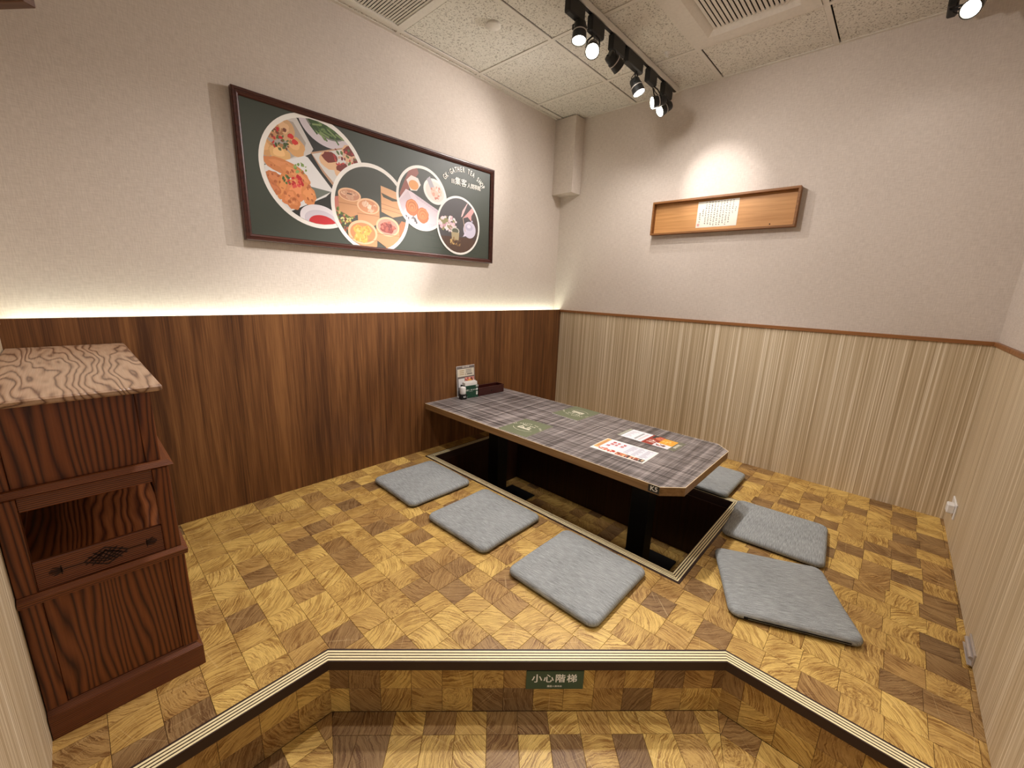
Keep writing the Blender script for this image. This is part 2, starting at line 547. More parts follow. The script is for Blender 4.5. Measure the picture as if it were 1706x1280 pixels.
# end-grain block pieces: geometry shared between whole blocks
def block_mesh(polys, thick, rnd=None):
    """convex pieces in local block coordinates, uv = local metres"""
    bm = bmesh.new(); uvl = bm.loops.layers.uv.new('UVMap')
    for p in polys:
        if sum(p[i][0]*p[(i+1) % len(p)][1]-p[(i+1) % len(p)][0]*p[i][1] for i in range(len(p))) < 0: p = p[::-1]
        c = Vector((sum(q[0] for q in p)/len(p), sum(q[1] for q in p)/len(p)))
        def inset(q, d):
            v = Vector(q)-c; L = v.length
            return c+v*max(0.3, (1-d/L)) if L > 1e-9 else c
        lo = [bm.verts.new((q[0], q[1], -thick)) for q in p]
        md = [bm.verts.new((q[0], q[1], -0.0006)) for q in p]
        hi = [bm.verts.new((*inset(q, 0.0011), 0)) for q in p]
        n = len(p)
        fs = [bm.faces.new(hi)]
        for i in range(n):
            j = (i+1) % n
            fs.append(bm.faces.new((lo[i], lo[j], md[j], md[i]))); fs.append(bm.faces.new((md[i], md[j], hi[j], hi[i])))
        for f in fs:
            for l in f.loops: l[uvl].uv = (l.vert.co.x, l.vert.co.y)
    me = bpy.data.meshes.new('block'); bm.to_mesh(me); bm.free()
    me.materials.append(MT['block'])
    return me
_blk = {}
def place_blocks(cells, parent, origin, U, V, thick=0.0035, limit=300, name='wood_block', rank=None):
    """cells: list of (u0,v0,u1,v1,polys); builds single blocks, the far remainder joined as one stuff part"""
    U, V = Vector(U), Vector(V); N = U.cross(V); O = Vector(origin)
    rot = Matrix((U, V, N)).transposed()
    q = rot.to_quaternion()
    items = []
    for (u0, v0, u1, v1, polys) in cells:
        cu, cv = (u0+u1)/2, (v0+v1)/2
        wpos = O+U*cu+V*cv
        loc = [[(p[0]-cu, p[1]-cv) for p in poly] for poly in polys]
        full = len(polys) == 1 and abs(area(polys[0])-(u1-u0)*(v1-v0)) < 1e-7
        items.append(((rank(wpos) if rank else (wpos-CAM).length), wpos, loc, full, (round(u1-u0, 4), round(v1-v0, 4))))
    items.sort(key=lambda t: t[0])
    for d, w, loc, full, dims in items[:limit]:
        if full:
            if dims not in _blk: _blk[dims] = block_mesh(loc, thick)
            me = _blk[dims]
        else: me = block_mesh(loc, thick)
        o = bpy.data.objects.new(name, me); COL.objects.link(o)
        o.parent = parent; o.rotation_mode = 'QUATERNION'; o.rotation_quaternion = q
        o.location = w+N*random.uniform(-0.0003, 0.0003)
    rest = items[limit:]
    if rest:
        bm = bmesh.new()
        for d, w, loc, full, dims in rest:
            me = block_mesh(loc, thick)
            n0 = len(bm.verts); f0 = len(bm.faces)
            bm.from_mesh(me)
            lay = bm.faces.layers.float.get('rnd') or bm.faces.layers.float.new('rnd')
            bm.verts.ensure_lookup_table(); bm.faces.ensure_lookup_table()
            Mx = rot.to_4x4(); Mx.translation = w
            bmesh.ops.transform(bm, matrix=Mx, verts=bm.verts[n0:])
            r = random.random()
            for f in bm.faces[f0:]: f[lay] = r
            bpy.data.meshes.remove(me)
        me = bpy.data.meshes.new('wood_blocks'); bm.to_mesh(me); bm.free()
        o = obj('wood_blocks', me, 'block', parent); o['kind'] = 'stuff'

def grid_cells(us, vs_fn, gap, keep):
    cells = []
    for i in range(len(us)-1):
        vs = vs_fn(i)
        for j in range(len(vs)-1):
            u0, u1 = us[i]+gap/2, us[i+1]-gap/2; v0, v1 = vs[j]+gap/2, vs[j+1]-gap/2
            polys = keep([[(u0, v0), (u1, v0), (u1, v1), (u0, v1)]])
            if sum(area(p) for p in polys) > 6e-5: cells.append((u0, v0, u1, v1, polys))
    return cells

# ------------------------------------------------------------------ raised floor with the sunken pit
NOSE = [(LEFT, -1.240), (-2.7055, -1.240), (-1.7905, -2.155), (-1.7905, RIGHT_Y)]   # back line of the step edging
PX0, PX1, PY0, PY1 = -1.536, -0.682, -1.874, -0.222      # pit opening
FW = 0.048                                                # width of the pit edging
PIT_Z = -0.425
GAP = 0.0009
RIS = off_path(NOSE, 0.036)
floor = MB()
zt, zb = -0.0034, -0.6
for (x0, x1, y0, y1) in [(LEFT, PX0, -1.24, -0.02), (PX1, 0, RIGHT_Y, -0.02), (PX0, PX1, PY1, -0.02), (PX0, PX1, RIGHT_Y, PY0), (-1.7905, PX0, RIGHT_Y, -1.24)]:
    floor.box(x0, x1, y0, y1, zb, zt)
floor.prism([(LEFT, -1.24), (LEFT, RIS[0][1]), tuple(RIS[1]), tuple(RIS[2]), (RIS[3][0], RIGHT_Y), (-1.7905, RIGHT_Y), (-1.7905, -1.24)], zb, zt)
floor = floor.build('floor', 'joint')
tag(floor, 'raised platform floor of square end-grain wood blocks around the sunken pit', 'floor', None, 'structure')
cut = [(0, -1, 1.240-0.0005), (-1, 0, 1.7905-0.0005), (-.70711, -.70711, (2.7055+1.240)*.70711-0.0005)]
pitc = [(1, 0, PX0-FW), (-1, 0, -(PX1+FW)), (0, 1, PY0-FW), (0, -1, -(PY1+FW))]
room = [(0, -1, PA+0.0005), (0, 1, RIGHT_Y+0.0005), (1, 0, LEFT), (-1, 0, 0.0)]
def keep_floor(p): return minus(minus(inter(p, room), cut), pitc)
us = [LEFT+0.1*k for k in range(34)]
def rows(i):
    v = [0.03]
    sh = random.uniform(-0.011, 0.011)
    y = -PA-0.0005+sh
    if y > -PA-0.004: y -= 0.0985
    v = [-PA+0.05]
    while y > -2.9:
        v.append(y); y -= 0.0985
    v.append(y)
    return v[::-1]
cells = grid_cells(us, rows, GAP, keep_floor)
def rank(p):
    d = (p-CAM).length
    if p.x < -2.99 and p.y > -1.03: d += 50     # beneath the cabinet
    return d
place_blocks(cells, floor, (0, 0, 0), (1, 0, 0), (0, 1, 0), 0.0034, 300, 'wood_block', rank)

# pit lining
pit = thing('trim_1', 'sunken leg pit under the low table lined in dark veneer boards', 'pit', (0, 0, 0), 0, None, 'structure')
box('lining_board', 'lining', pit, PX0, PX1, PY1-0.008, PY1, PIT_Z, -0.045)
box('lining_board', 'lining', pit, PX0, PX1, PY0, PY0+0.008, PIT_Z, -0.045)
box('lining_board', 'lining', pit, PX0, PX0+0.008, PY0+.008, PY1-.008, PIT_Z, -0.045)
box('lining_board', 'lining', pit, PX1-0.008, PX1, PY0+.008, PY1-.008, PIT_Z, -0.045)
box('pit_bed', 'joint', pit, PX0, PX1, PY0, PY1, PIT_Z-0.04, PIT_Z-0.0034)
pc = grid_cells([PX0+.008+0.0977*k for k in range(9)]+[PX1-.008], lambda i: [PY0+.008+0.0984*k for k in range(17)]+[PY1-.008], GAP, lambda p: p)
place_blocks(pc, pit, (0, 0, PIT_Z), (1, 0, 0), (0, 1, 0), 0.0034, 300)

# edging of the pit: brown frame with four cream ribs, mitred
ring = [(PX0-FW, PY0-FW), (PX0-FW, PY1+FW), (PX1+FW, PY1+FW), (PX1+FW, PY0-FW), (PX0-FW, PY0-FW)]
def ring_strip(mb, d0, d1, z0, z1):
    def R(d): return [(PX0-FW+d, PY0-FW+d), (PX0-FW+d, PY1+FW-d), (PX1+FW-d, PY1+FW-d), (PX1+FW-d, PY0-FW+d)]
    a, b = R(d0), R(d1)
    for i in range(4): mb.prism([a[i], a[(i+1) % 4], b[(i+1) % 4], b[i]], z0, z1)
    return mb
pe = thing('trim_2', 'striped brown and cream edging framing the sunken pit under the table', 'edging', (0, 0, 0), 0, None, 'structure')
mb = MB(); ring_strip(mb, 0.0, FW, -0.0034, 0.0025); ring_strip(mb, FW-0.006, FW+0.002, -0.045, -0.0034)
mb.build('edging_base', 'nose_brown', pe)
for k in range(4):
    ring_strip(MB(), 0.0095+0.0099*k, 0.0095+0.0099*k+0.0054, 0.0025, 0.0036).build('edging_rib', 'nose_cream', pe)

# step edging and risers
se = thing('trim_3', 'striped brown and cream edging along the front step of the platform', 'edging', (0, 0, 0), 0, None, 'structure')
mb = strip(MB(), NOSE, 0.0, 0.0465, -0.0034, 0.0025)
strip(mb, NOSE, 0.0365, 0.0465, -0.030, -0.0034)
mb.build('edging_base', 'nose_brown', se)
for k in range(4):
    strip(MB(), NOSE, 0.0075+0.0099*k, 0.0075+0.0099*k+0.0058, 0.0025, 0.0036).build('edging_rib', 'nose_cream', se)
ri = thing('trim_4', 'step risers faced with end-grain wood blocks below the striped edging', 'step riser', (0, 0, 0), 0, None, 'structure')
for i in range(3):
    a, b = RIS[i], RIS[i+1]; L = (b-a).length; t = (b-a)/L
    n = Vector((t.y, -t.x))
    us2 = [0]; u = random.uniform(0.05, 0.1) if i else L % 0.0975
    if u < 0.02: u += 0.05
    while u < L-0.015: us2.append(u); u += 0.0975
    us2.append(L)
    cl = grid_cells(us2, lambda i: [STEP_Z, -0.109, -0.0305], GAP, lambda p: p)
    # block face lies 3.4 mm proud of the slab, toward the entrance
    place_blocks(cl, ri, (a[0]+n[0]*0.0036, a[1]+n[1]*0.0036, 0), (t[0], t[1], 0), (0, 0, 1), 0.0034, 300)

# lower entrance floor
lf = MB().prism([(-6.5, -7), (0.0, -7), (0.0, RIGHT_Y-0.06), (RIS[3][0]+.01, RIGHT_Y-0.06), tuple(RIS[2]), tuple(RIS[1]), (LEFT-0.12, RIS[0][1]), (-6.5, RIS[0][1])], STEP_Z-0.1, STEP_Z-0.0034)
lf = lf.build('floor', 'joint')
tag(lf, 'lower entrance floor of end-grain wood blocks in front of the step', 'floor', None, 'structure')
for i in range(3):
    a, b = RIS[i], RIS[i+1]; L = (b-a).length; t = (b-a)/L; n = Vector((t.y, -t.x))
    T8 = math.tan(math.radians(22.5))
    hs = [(0, 1, 0.0045)]
    if i > 0: hs.append((1, -T8, 0.0005))            # mitre at the start
    if i < 2: hs.append((-1, -T8, -L+0.0005))        # mitre at the end
    def vrows(k): return [0.0, 0.0757]+[0.0757+0.0985*q for q in range(1, 7)]
    u = -0.0975*8 if i == 0 else 0
    us3 = []
    sh = random.uniform(0, 0.09)
    q = -0.2+sh
    while q < L+0.3: us3.append(q); q += 0.0975
    ext = (0.0, L) if i == 1 else ((0.0, L) if i == 0 else (0.0, L))
    hs2 = hs+[(1, 0, ext[0]), (-1, 0, -ext[1])]
    cl = grid_cells(us3, vrows, GAP, lambda p: inter(p, hs2))
    # frame: u along the riser, v away from it; keep it right-handed by flipping u
    fl = [(-u1, v0, -u0, v1, [[(-x, y) for x, y in pp] for pp in polys]) for (u0, v0, u1, v1, polys) in cl]
    place_blocks(fl, lf, (a[0], a[1], STEP_Z), (-t[0], -t[1], 0), (n[0], n[1], 0), 0.0034, 300)

# ------------------------------------------------------------------ walls
wl = thing('wall_back', 'beige papered wall above the dark veneer panelling', 'wall', (0, 0, 0), 0, None, 'structure')
box('wall_surface', 'wallpaper', wl, LEFT-0.1, 0.1, 0.0, 0.12, -0.5, H+0.2)
# dark panelling standing off the wall, light slot behind it
xs = [LEFT, -2.60, -1.30, 0.0]
for a, b in zip(xs, xs[1:]):
    box('veneer_panel', 'veneer', wl, a+(0.0004 if a > LEFT else 0), b-(0.0004 if b < 0 else 0), -PA, -PA+0.018, -0.003, DADO)
box('slot_bed', 'white', wl, LEFT, 0.0, -PA+0.018, 0.0, DADO-0.06, DADO-0.045)
ld = thing('led_strip', 'greenish white light strip hidden in the slot above the dark panelling', 'light strip', (LEFT/2, -0.035, DADO-0.045))
mbs = MB().box(LEFT/2+0.02, -LEFT/2-0.02, -0.012, 0.012, 0.0, 0.012)
mbs.build('light_strip', 'led', ld)

wr = thing('wall_right', 'beige papered wall with striped laminate dado and the wooden plaque', 'wall', (0, 0, 0), 0, None, 'structure')
box('wall_surface', 'wallpaper', wr, 0.0, 0.12, RIGHT_Y-0.1, 0.1, -0.5, H+0.2)
box('striped_dado', 'stripe', wr, -0.004, 0.0, RIGHT_Y, -PA, -0.003, DADO-0.02)
box('dado_trim', 'trim', wr, -0.014, 0.0, -0.262, -PA, DADO-0.02, DADO, bev=0.0015)
box('dado_trim', 'trim', wr, -0.014, 0.0, RIGHT_Y, -0.263, DADO-0.02, DADO, bev=0.0015)

wf = thing('wall_front', 'striped laminate partition beside the platform at the right edge', 'wall', (0, 0, 0), 0, None, 'structure')
box('wall_surface', 'wallpaper', wf, -2.5, 0.12, RIGHT_Y-0.12, RIGHT_Y, -0.5, H+0.2)
SX = -0.425
box('striped_dado', 'stripe', wf, SX+0.0015, -0.004, RIGHT_Y, RIGHT_Y+0.004, -0.003, DADO-0.02)
box('striped_dado', 'stripe', wf, -2.5, SX-0.0015, RIGHT_Y, RIGHT_Y+0.004, 0.004, DADO-0.02)
box('dado_trim', 'trim', wf, SX+0.0015, -0.014, RIGHT_Y, RIGHT_Y+0.014, DADO-0.02, DADO, bev=0.0015)
box('dado_trim', 'trim', wf, -2.5, SX-0.0015, RIGHT_Y, RIGHT_Y+0.014, DADO-0.02, DADO, bev=0.0015)
box('seam_backing', 'carve', wf, SX-0.003, SX+0.003, RIGHT_Y, RIGHT_Y+0.001, -0.003, DADO-0.001)

wd = thing('wall_left', 'striped laminate wall end beside the carved cabinet at the left edge', 'wall', (0, 0, 0), 0, None, 'structure')
box('wall_surface', 'wallpaper', wd, LEFT-0.12, LEFT, -1.75, 0.0, -0.5, H+0.2)
box('striped_dado', 'stripe', wd, LEFT, LEFT+0.003, -1.75, -PA, -0.003, DADO-0.02)
box('dado_trim', 'trim', wd, LEFT, LEFT+0.012, -1.75, -PA, DADO-0.02, DADO, bev=0.0015)

tag(box('wall_boxing', 'wallpaper', None, -0.124, 0.0, -0.205, 0.0, 1.943, H-0.004), 'papered boxed-in column stub hanging from the ceiling in the back corner', 'boxing', None, 'structure')

# ------------------------------------------------------------------ ceiling
ce = thing('ceiling', 'suspended ceiling of speckled mineral tiles in a white metal grid', 'ceiling', (0, 0, 0), 0, None, 'structure')
CX0, CY0, TS = -0.430, -0.053, 0.6
box('ceiling_void', 'void', ce, -5.4, 0.12, -5.6, 0.12, H+0.03, H+0.08)
gx = [0.0]+[CX0-TS*k for k in range(9)]
gy = [0.0]+[CY0-TS*k for k in range(10)]
AC_I, AC_J = 1, 3        # tile cell of the air conditioner: between x lines 1..2, y lines 3..4
VT_I, VT_J = 3, 1
BW = 0.012
tiles = {}
for i in range(len(gx)-1):
    for j in range(len(gy)-1):
        if (i, j) in ((AC_I, AC_J), (VT_I, VT_J)): continue
        x1, x0, y1, y0 = gx[i], gx[i+1], gy[j], gy[j+1]
        m = 0.0160
        w, d = x1-x0-2*m, y1-y0-2*m
        if d < 0.01: m = 0.014; d = y1-y0-2*m
        k = (round(w, 3), round(d, 3))
        if k not in tiles:
            me = MB().box(-w/2, w/2, -d/2, d/2, 0.0, 0.015, bev=0.0012).mesh('ceiling_tile'); me.materials.append(MT['tile']); tiles[k] = me
        o = bpy.data.objects.new('ceiling_tile', tiles[k]); COL.objects.link(o); o.parent = ce
        o.location = ((x0+x1)/2+(0.0022 if w > 0.1 else 0), (y0+y1)/2-(0.0022 if d > 0.1 else 0), H+0.0025+random.uniform(0, 0.001))
for x in gx[1:]: box('grid_bar', 'white_metal', ce, x-BW, x+BW, -5.4, 0, H, H+0.006)
for y in gy[1:]: box('grid_bar', 'white_metal', ce, -5.2, 0, y-BW, y+BW, H-0.0003, H+0.0055)
box('wall_angle', 'white_metal', ce, -5.2, 0, -0.02, 0, H-0.0006, H+0.02)
box('wall_angle', 'white_metal', ce, -0.02, 0, -5.4, -0.02, H-0.0006, H+0.02)

# four-way air conditioner panel
acx, acy = CX0-TS/2, gy[3]-TS/2
ac = thing('air_conditioner', 'white square ceiling air conditioner with louvred grille near the right wall', 'air conditioner', (acx, acy, H))
def frame_ring(mb, o0, i0, z0, o1=None):
    pass
bm = MB()
R_o, R_i, R_s = 0.286, 0.213, 0.158
def sq(r, z): return [bm.bm.verts.new((sx*r, sy*r, z)) for sx, sy in ((-1, -1), (1, -1), (1, 1), (-1, 1))]
loops = [sq(R_o, 0.02), sq(R_o, -0.004), sq(R_i, -0.006), sq(R_s+0.02, 0.012), sq(R_s+0.02, 0.03)]
for a, b in zip(loops, loops[1:]):
    for k in range(4): bm.bm.faces.new((a[k], a[(k+1) % 4], b[(k+1) % 4], b[k]))
bmesh.ops.recalc_face_normals(bm.bm, faces=bm.bm.faces)
bm.build('panel_frame', 'white_metal', ac)
box('grille_back', 'void', ac, -R_s-.02, R_s+.02, -R_s-.02, R_s+.02, 0.018, 0.024)
lm = MB().box(-R_s-.012, R_s+.012, -0.0065, 0.0065, -0.0012, 0.0012)
lm.move(Matrix.Rotation(math.radians(-12), 4, 'X'))
lme = lm.mesh('louvre'); lme.materials.append(MT['white_metal'])
for k in range(17):
    o = bpy.data.objects.new('louvre', lme); COL.objects.link(o); o.parent = ac
    o.location = (0, -R_s-0.006+0.0205*k, 0.004)

# return air grille in the left part of the ceiling
vx, vy = CX0-TS*2-TS/2, CY0-TS/2
vt = thing('ceiling_vent', 'square slatted return air grille in the ceiling above the picture', 'vent', (vx, vy, H))
mb = MB()
for (x0, x1, y0, y1) in [(-.286, .286, -.286, -.262), (-.286, .286, .262, .286), (-.286, -.262, -.262, .262), (.262, .286, -.262, .262)]:
    mb.box(x0, x1, y0, y1, -0.003, 0.012)
mb.build('vent_frame', 'white_metal', vt)
box('vent_back', 'void', vt, -.262, .262, -.262, .262, 0.02, 0.026)
sm = MB().box(-0.0046, 0.0046, -.262, .262, -0.001, 0.001).move(Matrix.Rotation(math.radians(12), 4, 'Y')).mesh('vent_slat')
sm.materials.append(MT['white_metal'])
for k in range(33):
    o = bpy.data.objects.new('vent_slat', sm); COL.objects.link(o); o.parent = vt
    o.location = (-.256+0.016*k, 0, 0.004)
for y in (-.13, 0, .13): box('vent_rod', 'white_metal', vt, -.262, .262, y-0.0012, y+0.0012, 0.008, 0.010)

# round speaker / smoke detector plate
sd = thing('detector_cover', 'small round white cover plate on the ceiling tile left of the track lights', 'detector cover', (-1.337, -0.498, H))
MB().lathe([(0.040, 0.004), (0.040, -0.006), (0.037, -0.009), (0.001, -0.0095)], 32).build('cover_plate', 'white_metal', sd, True)
sp = thing('sprinkler_head', 'tiny white ceiling nozzle on the tile between the track and air conditioner', 'sprinkler', (-0.508, -1.107, H))
MB().lathe([(0.016, 0.004), (0.016, -0.002), (0.006, -0.005), (0.005, -0.018), (0.009, -0.020), (0.001, -0.022)], 16).build('nozzle', 'white', sp, True)

# ------------------------------------------------------------------ track lights
RY = -0.985
tr = thing('lighting_track', 'white ceiling track rail carrying the row of black spotlights', 'track', (-1.05, RY, H))
box('rail', 'white_metal', tr, -1.0, 0.985, -0.017, 0.017, -0.032, -0.002, bev=0.002)
box('rail_slot', 'black', tr, -1.0, 0.97, -0.009, 0.009, -0.0335, -0.0315)
box('end_cap', 'white_metal', tr, 0.985, 0.990, -0.018, 0.018, -0.033, -0.002)

def lamp_head(label, apos, alen, head, aim, lit=True, group='black track spotlights in the ceiling row', power=0, size=60, drop=0.0, spill=13):
    """adapter box on the rail, yoke, cable loop and a can that points along aim"""
    t = thing('track_spotlight', label, 'spotlight', (apos[0], apos[1], H-0.034-drop), 0, group)
    o = Vector(t.location)
    box('adapter', 'black_lamp', t, -alen/2, alen/2, -0.0175, 0.0175, -0.075, 0.0, bev=0.006)
    h = Vector(head)-o; d = Vector(aim).normalized()
    q = d.to_track_quat('-Z', 'Y'); R = q.to_matrix().to_4x4(); R.translation = h
    can = MB().lathe([(0.006, 0.088), (0.026, 0.086), (0.029, 0.078), (0.030, 0.052), (0.0335, 0.050), (0.0335, 0.030), (0.036, 0.006), (0.037, 0.0), (0.033, 0.0), (0.032, 0.006), (0.001, 0.0065)], 28, R)
    c = can.build('lamp_can', 'black_lamp', t, False)
    lens = MB().lathe([(0.0318, 0.0062), (0.0318, 0.0035), (0.024, 0.0012), (0.001, 0.0004)], 28, R)
    lens.build('lens', 'lens' if lit else 'lens_dim', c, True)
    MB().lathe([(0.0348, 0.041), (0.0348, 0.037), (0.0335, 0.036), (0.0335, 0.042)][::-1], 28, R).build('trim_ring', 'steel', c, True)
    piv = Vector((h.x*0.5, h.y*0.3, -0.072))
    piv = Vector((max(-alen/2+.01, min(alen/2-.01, h.x-d.x*0.06)), 0, -0.075))
    side = R.to_3x3() @ Vector((1, 0, 0))
    mid = h-d*0.055
    for s in (-1, 1):
        arm = MB().tube([piv+side*0.008*s, piv+side*0.030*s+(mid-piv)*0.35, mid+side*0.033*s], 0.0042, 6)
        arm.build('yoke_arm', 'black_lamp', t)
    back = h-d*0.086
    nrm = d.cross(side)
    lp = [back, back-d*0.022+nrm*0.02, piv+nrm*0.034-Vector((0, 0, 0.01)), piv+nrm*0.012+Vector((0, 0, .004))]
    cv = []
    for k in range(9):
        s = k/8
        cv.append(((1-s)**3)*lp[0]+3*s*(1-s)**2*lp[1]+3*s*s*(1-s)*lp[2]+s**3*lp[3])
    MB().tube(cv, 0.0028, 6).build('cable', 'black_lamp', t)
    if power:
        spot('spot_beam', o+h+d*0.012, o+h+d*1.0, power, size, 1.0)
        spot('spot_spill', o+h+d*0.012, o+h+d*0.6+Vector((0, 0, -0.5)), spill, 172, 0.9)
    return t
zh = H-0.19
lamp_head('first track spotlight from the left, its bright lens turned down at the tile', (-1.265, RY), 0.13, (-1.24, -1.0, 2.325), (-0.16, -0.10, -0.97), True, power=46, size=80)
lamp_head('second track spotlight from the left, its glaring round lens turned to the viewer', (-1.08, RY), 0.12, (-1.128, -1.005, 2.322), (-0.62, -0.42, -0.66), True, power=40, size=80)
lamp_head('third track spotlight from the left, dark, its back turned and pointing at the plaque', (-0.87, RY), 0.13, (-0.885, -1.02, 2.335), (0.885, -0.31, -0.47), True, power=38, size=34, spill=4)
lamp_head('fourth track spotlight from the left, hanging under the longest black adapter', (-0.675, RY), 0.19, (-0.62, -1.01, 2.30), (0.10, -0.42, -0.88), True, power=40, size=44)
lamp_head('fifth track spotlight from the left, its glaring lens turned sideways to the picture', (-0.445, RY), 0.11, (-0.43, -1.0, 2.31), (-1.05, 1.0, -0.42), True, power=46, size=76)
lamp_head('last track spotlight nearest the right wall, hanging straight down beside the glaring one', (-0.215, RY), 0.13, (-0.335, -1.01, 2.29), (-1.62, 1.0, -1.19), True, power=220, size=26)
lamp_head('lone black spotlight glaring at the top right near the wall corner', (-0.17, -2.30), 0.12, (-0.25, -2.36, 2.40), (-0.72, 0.20, -0.55), True, None, power=10, size=100, drop=-0.034, spill=3)

# ------------------------------------------------------------------ framed picture on the back wall
PW, PH = 1.638, 0.654
pic = thing('framed_picture', 'long dark framed food poster with four white-ringed photo circles', 'picture', (-2.489, -0.004, 1.324))
fw = 0.030
mb = MB()
def moulding(prof):
    """mitred picture moulding: prof = list of (inset from outside, depth toward the room)"""
    b = MB(); n = len(prof); cs = []
    for (ins, dep) in prof:
        cs.append([b.bm.verts.new((x, -dep, z)) for x, z in ((ins, ins), (PW-ins, ins), (PW-ins, PH-ins), (ins, PH-ins))])
    for a in range(n):
        c, d = cs[a], cs[(a+1) % n]
        for k in range(4): b.bm.faces.new((c[k], c[(k+1) % 4], d[(k+1) % 4], d[k]))
    bmesh.ops.recalc_face_normals(b.bm, faces=b.bm.faces)
    return b
moulding([(0, 0), (0, 0.030), (0.004, 0.034), (0.010, 0.034), (0.013, 0.029), (0.018, 0.030), (0.022, 0.026), (0.026, 0.024), (fw, 0.018), (fw, 0.0)]).build('frame', 'frame_dark', pic)
box('backing', 'carve', pic, 0.01, PW-0.01, -0.014, 0.0, 0.01, PH-0.01)
random.seed(3)
ps = Sheet()
G = (64, 70, 60)
ps.rect(0.028, 0.028, PW-0.028, PH-0.028, G)
lo, hi = (0, 1, 0.028), (0, -1, -(PH-0.028))
# faint line drawing of a street along the bottom right
for k in range(26):
    x = random.uniform(0.93, 1.58); y = random.uniform(0.04, 0.16 if x < 1.5 else 0.26)
    ps.rect(x, y, x+random.uniform(0.03, 0.14) if x < 1.45 else min(x+0.04, 1.6), y+0.0016, (50, 62, 52))
    ps.rect(x, y, x+0.0016, y+random.uniform(0.01, 0.05), (50, 62, 52))
def disc(cx, cy, r, ring, bg):
    ps.clip = (cx, cy, r, lo, hi); ps.ell(cx, cy, r, r, (238, 234, 226), 72)
    ps.clip = (cx, cy, r-ring, lo, hi); ps.ell(cx, cy, r-ring, r-ring, bg, 72)
C1 = (0.362, 0.368, 0.272)
disc(*C1, 0.022, (46, 46, 42))
P = ps.poly
# top left plate with golden dumplings
P([(0.08, 0.352), (0.20, 0.372), (0.335, 0.455), (0.35, 0.48), (0.28, 0.60), (0.20, 0.64), (0.05, 0.60)], (206, 200, 194))
P([(0.10, 0.372), (0.20, 0.390), (0.30, 0.45), (0.315, 0.50), (0.26, 0.58), (0.12, 0.58)], (170, 160, 150))
for (x, y, rx, ry, c) in [(0.215, 0.535, .05, .05, (206, 164, 120)), (0.16, 0.52, .04, .045, (196, 144, 100)), (0.265, 0.468, .042, .045, (214, 164, 108)), (0.125, 0.435, .035, .04, (208, 158, 104)), (0.187, 0.418, .048, .042, (222, 176, 116))]:
    ps.blob(x, y, rx, ry, c, .08, 18); ps.blob(x-.004, y+.008, rx*.6, ry*.5, tuple(min(255, v+18) for v in c), .15)
ps.specks(0.19, 0.49, .055, .05, 46, [(96, 104, 60), (70, 84, 46), (190, 50, 48), (168, 120, 80), (120, 70, 50)], .004, .011)
ps.blob(0.243, 0.512, .014, .011, (204, 48, 48)); ps.blob(0.262, 0.49, .016, .012, (208, 56, 50))
# greens bowl
ps.ell(0.43, 0.625, .15, .118, (206, 196, 200), 48, -.25); ps.ell(0.43, 0.632, .118, .085, (120, 122, 110), 48, -.25); ps.ell(0.432, 0.632, .110, .078, (62, 80, 48), 48, -.25)
for k in range(46):
    x, y = 0.43+random.uniform(-.09, .09), 0.605+random.uniform(-.045, .04); a = random.uniform(-1, .4)
    ps.line((x, y), (x+.05*math.cos(a), y+.05*math.sin(a)), .008, random.choice([(104, 128, 74), (78, 104, 56), (126, 146, 92), (60, 84, 44)]))
# tofu plate
P([(0.335, 0.462), (0.56, 0.545), (0.66, 0.50), (0.60, 0.40), (0.44, 0.325), (0.39, 0.38)], (186, 150, 122))
P([(0.342, 0.456), (0.56, 0.538), (0.65, 0.50), (0.60, 0.41), (0.448, 0.338), (0.40, 0.385)], (212, 208, 202))
for (x, y) in [(0.425, 0.445), (0.50, 0.405), (0.545, 0.50), (0.59, 0.455)]:
    ps.blob(x, y, .05, .045, (222, 180, 140), .1, 12); ps.blob(x+.008, y+.016, .04, .026, (118, 48, 36), .15, 14)
ps.specks(0.525, 0.47, .085, .05, 40, [(170, 50, 52), (206, 170, 150), (92, 112, 62), (120, 44, 36), (196, 70, 66)], .005, .012)
# fried pieces plate
P([(0.06, 0.33), (0.305, 0.438), (0.32, 0.434), (0.44, 0.30), (0.40, 0.26), (0.22, 0.162), (0.10, 0.20)], (226, 224, 222))
P([(0.28, 0.30), (0.43, 0.29), (0.34, 0.235), (0.30, 0.25)], (112, 118, 108))
for (x, y, rx, ry, r, c) in [(0.20, 0.365, .09, .035, -.15, (206, 132, 80)), (0.26, 0.335, .075, .032, -.4, (214, 140, 86)), (0.155, 0.30, .05, .03, -.5, (200, 122, 74)), (0.19, 0.275, .065, .03, 1.3, (214, 138, 80)), (0.135, 0.255, .045, .03, -.3, (196, 116, 70)), (0.255, 0.265, .05, .055, .5, (222, 140, 88)), (0.215, 0.225, .04, .035, .9, (216, 134, 80)), (0.31, 0.255, .035, .055, .2, (220, 142, 84)), (0.235, 0.20, .03, .03, 0, (206, 128, 76))]:
    ps.blob(x, y, rx, ry, c, .12, 18, r); ps.blob(x, y+.006, rx*.7, ry*.5, tuple(min(255, v+14) for v in c), .25, 14, r)
    ps.specks(x, y, rx*.8, ry*.8, 7, [(176, 98, 56), (232, 166, 110), (186, 108, 66)], .004, .009)
ps.specks(0.25, 0.305, .035, .03, 26, [(206, 48, 50), (222, 84, 76), (190, 40, 44)], .005, .011)
ps.specks(0.21, 0.31, .02, .02, 12, [(72, 96, 50), (96, 120, 66)], .004, .009)
ps.specks(0.28, 0.375, .03, .025, 12, [(122, 150, 80), (150, 172, 100)], .003, .010)
